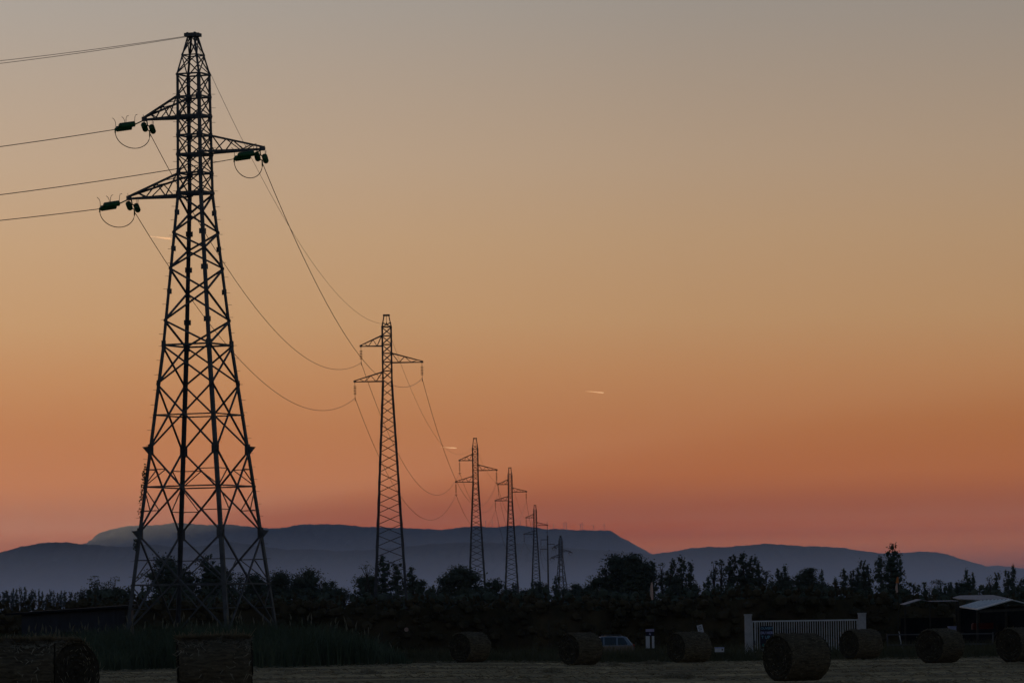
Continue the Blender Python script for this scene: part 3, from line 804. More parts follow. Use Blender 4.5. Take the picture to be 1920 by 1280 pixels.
T('airy', 1436, 1065, 16, 740, 'small loose tree right of the second poplar group', var=1)
T('airy', 1447, 1070, 12, 740, 'tiny loose tree before the twin tops right of the second poplar group', var=2)
T('column', 1459, 1063, 14, 720, 'left top of the twin trees above the gate')
T('column', 1471, 1061, 20, 720, 'right, bushier top of the twin trees above the gate')
T('round', 1470, 1085, 50, 740, 'low dark tree under the twin tops above the gate')
T('round', 1500, 1074, 34, 760, 'rounded tree between the twin tops and the next blunt-topped tree')
T('round', 1516, 1060, 30, 760, 'blunt-topped tree above the middle of the gate')
T('cone', 1541, 1069, 18, 800, 'small pointed tree above the right half of the gate')
T('round', 1540, 1090, 56, 780, 'low dark tree below the small pointed tree above the gate')
T('column', 1566, 1082, 10, 800, 'tiny narrow tree above the right gate post')
T('column', 1581, 1064, 16, 760, 'slim poplar above the right gate post')
T('column', 1597, 1067, 13, 770, 'narrow tree right of the slim poplar above the gate post')
T('column', 1608, 1062, 14, 770, 'narrow tree of middle height left of the tall slim poplar')
T('column', 1618, 1049, 14, 760, 'tall slim poplar left of the tallest cypress')
T('column', 1629, 1056, 14, 760, 'poplar between the tall slim one and the flat-topped tree')
T('round', 1610, 1088, 60, 790, 'low undergrowth tree beneath the slim poplars left of the tallest cypress')
T('column', 1651, 1043, 24, 640, 'flat-topped dark tree pressed against the left of the tallest cypress')
T('cone', 1674, 1021, 46, 600, 'tallest cypress, broad and dark, near the right edge', var=1)
T('column', 1675, 1045, 40, 605, 'thick dark lower cypress body in front of the tallest cypress')
T('pine', 1712, 1090, 40, 560, 'spreading dark pine right of the tallest cypress')
T('airy', 1742, 1088, 34, 1000, 'pale hazy spreading tree in the gap right of the tallest cypress', var=3)
T('airy', 1762, 1086, 34, 1000, 'second pale hazy spreading tree in the gap, nearer the shelter', var=1)
T('cone', 1764, 1097, 16, 800, 'small dark pointed tree before the pale hazy trees')
T('column', 1781, 1089, 12, 640, 'left of two blunt small cypresses left of the double-tipped one')
T('column', 1793, 1090, 12, 640, 'right of two blunt small cypresses left of the double-tipped one')
T('cone', 1813, 1069, 22, 620, 'taller tip of the double-tipped cypress above the pale roof')
T('cone', 1824, 1074, 18, 622, 'lower right tip of the double-tipped cypress above the pale roof')
T('round', 1808, 1090, 40, 640, 'dense dark bush around the double-tipped cypress', name='bush', cat='bush')
T('pine', 1856, 1078, 34, 600, 'spreading pine above the pale roof', var=2)
T('column', 1869, 1072, 13, 640, 'slim poplar right of the spreading pine above the roof')
T('round', 1856, 1098, 54, 640, 'low bush under the spreading pine above the roof', name='bush', cat='bush')
T('column', 1889, 1067, 14, 700, 'left one of the two cypress spires near the right edge')
T('cone', 1899, 1060, 22, 690, 'taller right one of the two cypress spires near the right edge')
T('column', 1917, 1084, 14, 760, 'narrow tree cut by the right edge of the view')

# ================================================================== HEDGES
def hedge(x0, x1, prof, Y, depth, label, mk='leaf_hedge', base=-0.5, ls=.13, seed=0, name='hedge', bs=1.0):
    rng = np.random.default_rng(seed)
    XA, XB = XG(x0, Y), XG(x1, Y); L = XB - XA; bl = []
    def top_at(X):
        px = x0 + (x1 - x0) * (X - XA) / L
        return ZY(px, float(np.interp(px, [q[0] for q in prof], [q[1] for q in prof])), Y)
    n = int(L / (.42 * bs))
    for i in range(n):
        X = XA + L * (i + rng.uniform(0, 1)) / n; top = top_at(X)
        for z in np.arange(base + .2, top - .25 * bs, .6 * bs):
            r = rng.uniform(.36, .66) * bs; bl.append(((X + rng.normal() * .3, Y + rng.uniform(-depth / 2, depth / 2), z + rng.normal() * .15), (r, r * .9, r * .8)))
        r = rng.uniform(.18, .5) * bs; bl.append(((X, Y + rng.uniform(-.5, .5), top - r * .8 + rng.normal() * .14 * bs), (r, r, r)))
        if rng.uniform() < .4: bl.append(((X + rng.normal() * .3, Y, top + rng.uniform(-.05, .25) * bs), (.13 * bs, .13 * bs, .28 * bs)))
    Q = [clump_leaves(bl, 60 / bs ** 2, ls, rng), blob_quads(bl, .78, rng)]
    # dense twiggy heart of the hedge
    k = max(6, int(L / 1.0)); gx = np.linspace(XA, XB, k)
    hz = np.array([top_at(X) - .55 * bs + rng.normal() * .15 for X in gx]); yo = rng.normal(size=k) * .15
    q = []
    for i in range(k - 1):
        for y in (-.45, .45):
            q.append([(gx[i], Y + y + yo[i], base - .1), (gx[i + 1], Y + y + yo[i + 1], base - .1), (gx[i + 1], Y + y * .5 + yo[i + 1], hz[i + 1]), (gx[i], Y + y * .5 + yo[i], hz[i])])
        q.append([(gx[i], Y - .22 + yo[i], hz[i]), (gx[i + 1], Y - .22 + yo[i + 1], hz[i + 1]), (gx[i + 1], Y + .22 + yo[i + 1], hz[i + 1]), (gx[i], Y + .22 + yo[i], hz[i])])
    Q = np.concatenate(Q + [np.array(q)])
    o = bpy.data.objects.new(name, None); o.location = ((XA + XB) / 2, Y, base); link(o); tag(o, label, 'hedge')
    me = quads_mesh('foliage', Q - np.array([(XA + XB) / 2, Y, base]), M[mk]); link(bpy.data.objects.new('foliage', me), o)
    return o
W_ = [(0, .0)]
def wavy(x0, x1, y, amp, seed):
    r = np.random.default_rng(seed); xs = np.arange(x0, x1 + 30, 28); return [(float(x), y + float(r.normal()) * amp) for x in xs]
for k, (x0, x1, y, lab) in enumerate([(165, 400, 1112, 'far low line of scrub behind the left feet of the big pylon'), (390, 640, 1114, 'far low line of scrub between the big pylon and the wide domed tree'),
        (655, 920, 1114, 'far low line of scrub under the second and third pylons'), (905, 1130, 1112, 'far low line of scrub under the fourth and fifth pylons'),
        (1120, 1306, 1109, 'far low line of scrub under the biggest domed tree'), (1322, 1600, 1105, 'far low line of scrub under the second poplar group and the gate trees'),
        (1590, 1790, 1108, 'far low line of scrub around the foot of the tallest cypress'), (1775, 1960, 1110, 'far low line of scrub behind the pale roofs at right')]):
    hedge(x0, x1, wavy(x0, x1, y, 3.6, 40 + k), 560, 3, lab, 'leaf_dark', ls=.2, seed=60 + k, name='scrub_hedge', bs=1.7)
hedge(-30, 270, [(-30, 1132), (60, 1136), (150, 1128), (270, 1124)], 330, 2.0, 'dark hedge behind the low shed at the far left', seed=1)
hedge(240, 640, [(240, 1126), (330, 1122), (420, 1128), (520, 1122), (640, 1126)], 350, 2.0, 'dark brownish hedge behind the feet of the big pylon', seed=2)
hedge(625, 1010, [(625, 1126), (700, 1128), (780, 1122), (900, 1126), (1010, 1122)], 340, 2.2, 'dark hedge behind the bale left of the parked car', seed=3)
hedge(1000, 1330, [(1000, 1124), (1080, 1122), (1160, 1126), (1240, 1120), (1330, 1124)], 335, 2.2, 'dark hedge behind the parked car and the feather flag', seed=4)
hedge(1310, 1600, [(1310, 1124), (1345, 1112), (1390, 1104), (1450, 1106), (1500, 1110), (1560, 1104), (1600, 1112)], 300, 2.2, 'taller dark hedge behind the white gate', seed=5)
hedge(1590, 1790, [(1590, 1112), (1640, 1116), (1700, 1124), (1740, 1122), (1790, 1126)], 305, 2.2, 'dark hedge between the gate and the pale roofed shelter', seed=6)
hedge(1780, 1960, [(1780, 1126), (1850, 1120), (1960, 1122)], 320, 2.0, 'dark hedge behind the pale roofed shelter at the right edge', seed=7)

# ================================================================== REEDS, VERGE, LOOSE HAY
def blades(name, xs, ys, zs, h, w, m, lean=.25, plumes=None, label=None):
    n = len(xs); rng = RNG
    base = np.stack([xs, ys, zs], 1); a = rng.uniform(0, 2 * PI, n)
    ln = rng.normal(size=(n, 2)) * lean * h[:, None]
    wv = np.stack([np.cos(a), np.sin(a), np.zeros(n)], 1) * w[:, None]
    mid = base + np.concatenate([ln * .3, (h * .55)[:, None]], 1)
    tip = base + np.concatenate([ln, (h)[:, None]], 1)
    Q = [np.stack([base - wv, base + wv, mid + wv * .8, mid - wv * .8], 1), np.stack([mid - wv * .8, mid + wv * .8, tip + wv * .12, tip - wv * .12], 1)]
    Q = np.concatenate(Q); idx = np.zeros(len(Q))
    mats = [m]
    if plumes is not None:
        pb, ph = plumes
        n2 = len(pb); st = []; pl = []
        for i in range(n2):
            b = pb[i]; t = b + np.array([rng.normal() * .12, rng.normal() * .12, ph[i]])
            st.append([b - (.008, 0, 0), b + (.008, 0, 0), t + (.006, 0, 0), t - (.006, 0, 0)])
            L = rng.uniform(.22, .42); k = rng.normal(size=3) * .05
            for ang in (0, 1.05, 2.1):
                d = np.array([math.cos(ang), math.sin(ang), 0]) * .034
                pl.append([t - (0, 0, .05), t + d + (0, 0, L * .35), t + k + (0, 0, L), t - d + (0, 0, L * .35)])
        Q = np.concatenate([Q, np.array(st), np.array(pl)]); idx = np.concatenate([idx, np.zeros(n2), np.ones(len(pl))]); mats = [m, M['plume']]
    o = link(bpy.data.objects.new(name, quads_mesh(name, Q, m, mats, idx)))
    tag(o, label, name.replace('_', ' '), kind='stuff')

n = 26000
X = RNG.uniform(XG(-60, 195), XG(770, 200), n); Yv = RNG.uniform(188, 219, n)
pxs = CX + X / Yv * F
hh = np.interp(pxs, [-60, 80, 240, 420, 600, 680, 745, 765], [1.45, 1.5, 1.75, 1.85, 1.75, 1.35, .6, .15])
keep = (Yv > 189 + 2 * np.sin(X * .9) + np.interp(pxs, [0, 500, 760], [0, 2, 9]))
X, Yv, hh, pxs = X[keep], Yv[keep], hh[keep], pxs[keep]
h = hh * RNG.uniform(.55, 1.05, len(X)) * np.clip(.55 + (Yv - 189) / 14, .5, 1) + .05
pi = RNG.choice(len(X), 130, replace=False); pi = pi[Yv[pi] > 200]
blades('reed_bed', X, Yv, np.where(Yv > 206, -.35, -.03), h, RNG.uniform(.012, .03, len(X)), M['reed'], .27,
       (np.stack([X[pi], Yv[pi], np.full(len(pi), -.2)], 1), hh[pi] * RNG.uniform(.95, 1.25, len(pi))), 'dense dark green reed bed with pale plumes below the big pylon')

n = 42000
Yv = RNG.uniform(202.5, 213, n); X = RNG.uniform(-9, 26, n)
k = np.clip((Yv - 202) / 4, .15, 1)
nz = .5 + .5 * np.sin(X * 1.3 + np.sin(X * .37) * 3) * np.sin(X * .53 + 1)
h = k * (.38 + .22 * nz) * RNG.uniform(.45, 1.15, n)
blades('verge_grass', X, Yv, gz(X, Yv) - .03, h, RNG.uniform(.008, .02, n), M['grass'], .3, None, 'strip of tall dark grass along the far edge of the mown field')
n = 15000
Yv = RNG.uniform(214, 260, n); X = RNG.uniform(-10, 28, n)
blades('meadow_grass', X, Yv, np.full(n, -.5), RNG.uniform(.45, 1.05, n), RNG.uniform(.01, .028, n), M['grass'], .3, None, 'rough dark grass between the verge and the hedges')

# loose hay left on the field: short flat straws in windrows
n = 30000
Yv = 78 + 124 * RNG.uniform(0, 1, n) ** .8; X = RNG.uniform(-1, 1, n) * Yv * .112
row = np.sin(Yv * .42 + np.sin(X * .25) * .8) + .5 * np.sin(X * .9 + Yv * .2)
kp = row + RNG.normal(size=n) * .5 > .35; X, Yv = X[kp], Yv[kp]; n = len(X)
a = RNG.uniform(0, 2 * PI, n); L = RNG.uniform(.05, .16, n); z = RNG.uniform(0, .06, n)
d = np.stack([np.cos(a) * L, np.sin(a) * L, RNG.uniform(-.02, .05, n)], 1); wv = np.stack([-np.sin(a) * .006, np.cos(a) * .006, np.full(n, .006)], 1)
z = z + gz(X, Yv); b = np.stack([X, Yv, z], 1)
o = link(bpy.data.objects.new('loose_hay', quads_mesh('loose_hay', np.stack([b - d - wv, b + d - wv, b + d + wv, b - d + wv], 1), M['straw'])))
tag(o, 'short loose straw lying in faint windrows on the mown field', 'loose hay', kind='stuff')

def hay_heap(x, y, wpx, label):
    Y = HC * F / max(8, (y + (x - CX) * .0157 - HY)); Y = min(198, Y * (1 - float(gz(XG(x, Y), Y)) / HC)); X = XG(x, Y); W = wpx * Y / F
    rng = np.random.default_rng(int(x)); n = 900
    C = np.stack([rng.normal(size=n) * W * .28, rng.normal(size=n) * .5, np.zeros(n)], 1)
    C[:, 2] = np.abs(rng.normal(size=n)) * .045 * np.exp(-(C[:, 0] / (W * .4)) ** 2) + .01
    V = leaf_quads(C, .09, rng, .12)
    o = link(bpy.data.objects.new('hay_heap', quads_mesh('hay_heap', V, M['straw']))); o.location = (X, Y, float(gz(X, Y)))
    tag(o, label, 'hay heap', 'low heaps of raked hay')
hay_heap(1036, 1259, 30, 'low dark heap of hay on the field in front of the bale by the car')
hay_heap(1222, 1243, 36, 'low dark heap of hay on the field left of the bale under the tilted placard')
hay_heap(1260, 1269, 24, 'small dark heap of hay nearer the camera, left of the biggest bale at right')
hay_heap(1285, 1268, 20, 'smaller dark hay heap beside the other near heap, left of the biggest right bale')
hay_heap(690, 1262, 30, 'low dark heap of hay on the field at the end of the reed bed')
hay_heap(1150, 1246, 14, 'tiny heap of hay right of the bale that hides the car')

# ================================================================== HAY BALES
def bale(x, s, rz, label, R=.64, Ln=1.22, seed=1, detail=1.0):
    Y = F / s; X = XG(x, Y); rng = np.random.default_rng(seed)
    t = thing('hay_bale', label, 'hay bale', (X, Y, float(gz(X, Y))), rz, 'round hay bales on the field')
    nu, nv = 72, 22; V = []; Fc = []
    ph = rng.uniform(0, 6.28, 10)
    for j in range(nv + 1):
        u = -1 + 2 * j / nv
        for i in range(nu):
            a = 2 * PI * i / nu
            edge = 1 - .10 * max(0, abs(u) - .86) / .14
            r = R * edge * (1 + .014 * math.sin(3 * a + ph[0]) + .012 * math.sin(7 * a + ph[1] + u * 3) + .010 * math.sin(u * 19 + ph[2]) + .012 * math.sin(5 * a + u * 11 + ph[3]) + (.022 * math.sin(u * 5.3 + ph[4]) + .016 * math.sin(u * 13 + ph[5]) + .02 * math.sin(2 * a + u * 3 + ph[6]) if detail > 1.5 else 0) + rng.normal() * .014)
            z = r * math.sin(a) + R
            z = max(z, .03 + .02 * rng.uniform())           # flattened where it sits
            if z > R * 1.7: z = R * 1.7 + (z - R * 1.7) * .97
            V.append((u * Ln / 2 + rng.normal() * .006, r * math.cos(a) * 1.015, z))
    for j in range(nv):
        for i in range(nu): Fc.append((j * nu + i, j * nu + (i + 1) % nu, (j + 1) * nu + (i + 1) % nu, (j + 1) * nu + i))
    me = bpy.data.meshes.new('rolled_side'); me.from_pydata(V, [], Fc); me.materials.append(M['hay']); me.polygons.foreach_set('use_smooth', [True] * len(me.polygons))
    link(bpy.data.objects.new('rolled_side', me), t)
    for sg in (-1, 1):
        V = []; Fc = []; nr = 12
        for k in range(nr + 1):
            for i in range(nu):
                a = 2 * PI * i / nu; rr = R * .905 * (1 - k / nr) + .004
                dep = .022 * math.sin((rr / R) * 34 + a) - .012 * (k / nr) ** .5 * (1 if k else 0) + rng.normal() * .006 + (.012 if k == 0 else 0)
                V.append((sg * (Ln / 2 + dep - .005), rr * math.cos(a) * 1.015, max(.03, rr * math.sin(a) + R)))
        for k in range(nr):
            for i in range(nu): Fc.append((k * nu + i, k * nu + (i + 1) % nu, (k + 1) * nu + (i + 1) % nu, (k + 1) * nu + i))
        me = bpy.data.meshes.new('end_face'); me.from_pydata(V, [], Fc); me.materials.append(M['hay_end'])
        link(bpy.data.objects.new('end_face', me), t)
    # loose straws standing off the surface
    n = int((900 if detail < 1.5 else 2100) * detail); fl = .45 if detail < 1.5 else 1.0
    a = rng.uniform(0, 2 * PI, n); u = rng.uniform(-1, 1, n) * Ln / 2
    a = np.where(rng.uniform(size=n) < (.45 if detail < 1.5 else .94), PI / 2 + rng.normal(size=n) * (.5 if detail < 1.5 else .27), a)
    nr_ = np.stack([np.zeros(n), np.cos(a), np.sin(a)], 1); tg = np.stack([rng.normal(size=n) * .9, -np.sin(a), np.cos(a)], 1)
    b = np.stack([u, np.cos(a) * R * 1.0, np.sin(a) * R * .985 + R], 1)
    L = fl * rng.uniform(.04, .15, n)[:, None] * np.where(rng.uniform(size=n) < .06, 1.9, 1)[:, None]
    d = (tg + nr_ * rng.uniform(.05, .6, n)[:, None] + rng.normal(size=(n, 3)) * .3); d /= np.linalg.norm(d, axis=1)[:, None]
    wv = np.cross(d, nr_); wv = wv / (np.linalg.norm(wv, axis=1)[:, None] + 1e-6) * .0075
    Q = np.stack([b - wv, b + wv, b + d * L + wv * .5, b + d * L - wv * .5], 1); Q = Q[b[:, 2] > .06]
    # fringe round the ends
    n2 = int((350 if detail < 1.5 else 130) * detail); a = rng.uniform(0, 2 * PI, n2); sg = np.sign(rng.normal(size=n2)); rr = R * np.sqrt(rng.uniform(.1, .98, n2))
    b = np.stack([sg * Ln / 2 * .985, np.cos(a) * rr, np.sin(a) * rr + R], 1); d = np.stack([sg * rng.uniform(.1, .7, n2), -np.sin(a) + rng.normal(size=n2) * .5, np.cos(a) + rng.normal(size=n2) * .5], 1)
    d *= fl * rng.uniform(.03, .09, n2)[:, None]; wv = np.stack([np.zeros(n2), np.cos(a), np.sin(a)], 1) * .0075
    Q2 = np.stack([b - wv, b + wv, b + d + wv * .5, b + d - wv * .5], 1)
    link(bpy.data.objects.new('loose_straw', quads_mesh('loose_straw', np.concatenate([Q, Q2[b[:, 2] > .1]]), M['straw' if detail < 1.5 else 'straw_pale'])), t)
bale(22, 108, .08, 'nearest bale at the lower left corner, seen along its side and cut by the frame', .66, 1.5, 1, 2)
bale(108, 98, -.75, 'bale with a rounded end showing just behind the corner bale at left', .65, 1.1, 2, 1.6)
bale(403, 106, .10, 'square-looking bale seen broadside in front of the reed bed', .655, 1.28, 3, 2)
bale(882, 46.4, .82, 'bale on its own in the middle of the field, below the third pylon', .63, 1.2, 4)
bale(1089, 49.6, .72, 'bale partly hiding the silver car', .63, 1.2, 5)
bale(1293, 46.6, .66, 'bale below the small tilted white placard', .63, 1.4, 6)
bale(1494, 71.5, .66, 'biggest right-hand bale, in front of the white gate', .64, 1.32, 7, 1.4)
bale(1615, 45.5, .70, 'bale under the right gate post', .63, 1.38, 8)
bale(1763, 52.0, .95, 'bale in front of the shelter, with its round end turned left', .64, 1.5, 9)
bale(1916, 52.5, .80, 'bale cut by the right edge of the frame', .64, 1.45, 10)

# ================================================================== GATE AND ITS POSTS
YG = 232.0; sG = F / YG; ZG = -.5
def gate():
    x0, x1 = P(1409, 1170, YG).x, P(1610, 1170, YG).x; zt = ZY(1430, 1164, YG); W = x1 - x0; zb = -.33
    t = thing('sliding_gate', 'white barred sliding gate between two square posts', 'gate', (x0, YG, ZG))
    m = MB(); H = zt - ZG
    m.bar((0, 0, H), (W, 0, H), .07, .07); m.bar((0, 0, zb - ZG), (W, 0, zb - ZG), .07, .09)
    m.bar((.03, 0, zb - ZG), (.03, 0, H), .07); m.bar((W - .03, 0, zb - ZG), (W - .03, 0, H), .07); m.bar((.17, 0, zb - ZG), (.17, 0, H), .06)
    m.build('gate_frame', M['white'], t)
    nb = 44
    for i in range(nb):
        m = MB(); xx = .27 + (W - .36) * i / (nb - 1); m.bar((xx, 0, zb - ZG + .04), (xx, 0, H - .03), .05, .03); m.build('gate_bar', M['white'], t)
    m = MB(); m.box((.12, -.06, (H + zb - ZG) * .5 - .1), (.09, .06, .22)); m.build('lock_box', M['steel'], t)
gate()
def gate_post(xa, xb, ytop, Y, label):
    p, q = P(xa, ytop, Y), P(xb, ytop, Y); w = q.x - p.x; H = p.z - ZG
    t = thing('gate_post', label, 'post', ((p.x + q.x) / 2, Y, ZG), 0, 'square posts of the gate')
    m = MB(); m.box((0, 0, H / 2 - .1), (w, w, H - .0)); m.build('post_shaft', M['concrete'], t)
    m = MB(); m.box((0, 0, H - .09), (w + .05, w + .05, .07)); m.build('post_cap', M['concrete'], t)
gate_post(1396, 1409, 1148.5, YG - .1, 'square pale rendered post at the left end of the white gate')
gate_post(1609, 1623, 1146, YG - .1, 'square pale rendered post at the right end of the white gate')
def text_obj(body, size, loc, m, parent, name='lettering', align='LEFT', bold=.01, rot=(PI / 2, 0, 0)):
    cu = bpy.data.curves.new(name, 'FONT'); cu.body = body; cu.size = size; cu.align_x = align; cu.extrude = .004; cu.offset = bold
    o = bpy.data.objects.new(name, cu); COL.objects.link(o); o.rotation_euler = rot
    bpy.context.view_layer.update()
    dg = bpy.context.evaluated_depsgraph_get(); me = bpy.data.meshes.new_from_object(o.evaluated_get(dg))
    bpy.data.objects.remove(o)
    me.materials.clear(); me.materials.append(m)
    q = bpy.data.objects.new(name, me); COL.objects.link(q); q.rotation_euler = rot; q.location = loc; q.parent = parent
    return q
def banner():
    Y = YG - .12; p = P(1425, 1173, Y); q = P(1449, 1222, Y); w = q.x - p.x; h = p.z - q.z
    t = thing('opening_banner', 'dark blue banner with opening words hung on the left part of the gate', 'banner', (p.x, Y, q.z))
    m = MB(); m.box((w / 2, 0, h / 2), (w, .02, h)); m.build('banner_sheet', M['navy'], t)
    text_obj('OUVERT', .155, (.03, -.014, h - .16), M['cyan'], t, bold=.004)
    text_obj('DU MER', .165, (.02, -.014, h - .38), M['paleblue'], t, bold=.008)
    text_obj('T UP', .2, (.05, -.014, h - .60), M['cyan'], t, bold=.004)
    m = MB(); m.prism([(.08, .28), (.2, .28), (.17, .42), (.12, .42)], -.014, -.004); m.build('printed_mark', M['teal'], t)
    text_obj('V', .16, (.06, -.014, .06), M['board'], t)
banner()

# ================================================================== SMALL SIGNS, FLAGS, POSTS
def notice_board():
    Y = 226.0; s = F / Y; p = P(1219, 1213, Y)
    t = thing('notice_board', 'pale board with dark blue band on two white legs, right of the silver car', 'sign', (p.x, Y, p.z - .1))
    m = MB(); m.box((0, 0, .1 + 32 / s), (16 / s, .03, 5 / s)); m.build('top_panel', M['lilac'], t)
    m = MB(); m.box((0, .004, .1 + 25.5 / s), (15.5 / s, .03, 8 / s)); b = m.build('middle_panel', M['navy'], t)
    m = MB(); m.prism([(-.05, .1 + 24.5 / s), (.0, .1 + 28 / s), (.05, .1 + 24.5 / s), (.03, .1 + 23 / s)], -.02, -.012); m.build('printed_mark', M['lilac'], b)
    for sg, w in ((-1, 7.5), (1, 4.5)):
        m = MB(); m.box((sg * (8 - w / 2) / s, 0, .1 + 10 / s), (w / s, .03, 23 / s)); m.build('sign_leg', M['board'], t)
notice_board()
def placard():
    Y = 224.0; s = F / Y; p = P(1313, 1178, Y); ang = .22
    t = thing('tilted_placard', 'small white placard with dark writing, tilted, above a bale', 'sign', (p.x, Y, -.5))
    h = p.z + .5; R = Matrix.Rotation(-ang * -1, 3, 'Y').inverted()
    m = MB(); m.box((0, 0, h), (10.5 / s, .02, 15 / s), R); m.build('placard_sheet', M['board'], t)
    m = MB()
    for k, (dz, w) in enumerate(((4, 5), (1.2, 6), (-1.8, 4.5))):
        for j in range(3): m.box(Vector((0, -.014, h)) + R @ Vector(((-2.4 + 2.3 * j) / s * w / 6, 0, dz / s)), (1.2 / s, .006, 1.5 / s), R)
    m.build('printed_marks', M['navy'], t)
    m = MB(); m.bar(Vector((0, .03, h)) + R @ Vector((0, 0, .1)), (.25, .03, 0), .04); m.build('stake', M['timber'], t)
placard()
def white_box():
    Y = 204.5; s = F / Y; p = P(1349, 1221, Y)
    t = thing('white_cooler_box', 'low white box in the grass right of the bale under the placard', 'box', (p.x, Y, p.z))
    m = MB(); m.box((0, 0, 3 / s), (17 / s, .3, 7 / s)); m.build('box_body', M['board'], t)
    m = MB(); m.box((0, 0, 7.6 / s), (18 / s, .33, 2 / s)); m.build('box_lid', M['paleblue'], t)
    m = MB(); m.box((5 / s, -.155, 4 / s), (2.2 / s, .01, 3.4 / s)); m.build('box_label', M['navy'], t)
white_box()
def feather_flag(x, y0, y1, ybase, Y, m1, label, lean=0.0, wpx=5.5, tip=None):
    p = P(x, y0, Y); H = p.z + .5; s = F / Y
    t = thing('feather_flag', label, 'flag', (p.x, Y, -.5))
    m = MB(); zz = H - (y1 - y0) / s
    m.tube([(lean, 0, 0), (lean * .6, 0, H * .4), (.03, 0, zz), (.02, 0, zz + (H - zz) * .7), (-.02, 0, H)], [.026, .024, .018, .012, .008], 6); m.build('flag_pole', M['timber'], t)
    n = 10; V = []; Fc = []
    for i in range(n + 1):
        u = i / n; w = wpx / s * (.35 + .65 * math.sin(PI * min(1, .12 + .8 * u)))
        z = zz + (H - zz) * u
        x0 = .02 - .03 * u; bend = .03 * math.sin(u * 5)
        V += [(x0, bend, z), (x0 - w * .5, bend + .03 * math.sin(u * 7), z - .02), (x0 - w, bend + .02, z - .05)]
    for i in range(n):
        for j in range(2): Fc.append((i * 3 + j, i * 3 + j + 1, i * 3 + j + 4, i * 3 + j + 3))
    me = bpy.data.meshes.new('flag_cloth'); me.from_pydata(V, [], Fc); me.materials.append(m1); o = link(bpy.data.objects.new('flag_cloth', me), t)
    sm = o.modifiers.new('thickness', 'SOLIDIFY'); sm.thickness = .008; o.modifiers.remove(sm)
    return t, H, zz, s
feather_flag(1224, 1090, 1123, 1200, 240.0, M['flagpink'], 'thin pale pink feather flag on a slim pole above the notice board', .12, 5.5)
t, H, zz, s = feather_flag(1683, 1092, 1109, 1210, 246.0, M['flagpink'], 'orange-tipped narrow flag on a braced mast in front of the tallest cypress', .02, 4.5)
m = MB(); m.prism([(-.11, H - .02), (-.02, H + .32), (.05, H + .3), (.06, H - .02)], -.01, .01); m.build('flag_tip', M['flagorange'], t)
m = MB(); m.bar((.02, 0, 1.4), (.3, .2, .0), .05); m.build('mast_brace', M['white'], t)
def stake(x, y0, Y, label, w=.05, disc=None, name='fence_post'):
    p = P(x, y0, Y); t = thing(name, label, 'post' if not disc else 'sign', (p.x, Y, -.5), 0, None if disc else 'thin posts along the hedge')
    w *= .7; m = MB(); m.tube([(0, 0, -.1), (.01, 0, p.z + .5)], [w / 2, w / 2.4], 6); m.build('post_shaft', M['timber'], t)
    if disc:
        m = MB(); m.tube([(0, -.02, p.z + .5), (0, .0, p.z + .5)], disc, 16); m.build('round_plate', M['flagpink'], t)
    else:
        m = MB(); m.box((0, 0, p.z + .5), (w * 1.4, w * 1.4, .04)); m.build('post_top', M['timber'], t)
stake(762, 1179.5, 255, 'small pale round marker plate on a post in the dark hedge right of the reeds', .04, .115, 'round_marker')
stake(716, 1165, 250, 'thin grey post standing at the end of the reed bed')
stake(969, 1164, 250, 'thin post between the lone middle bale and the bale hiding the car')
stake(1029, 1163, 250, 'thin post just left of the bale that hides the car')
stake(1144, 1163, 262, 'thin post standing behind the roof of the silver car', .04)

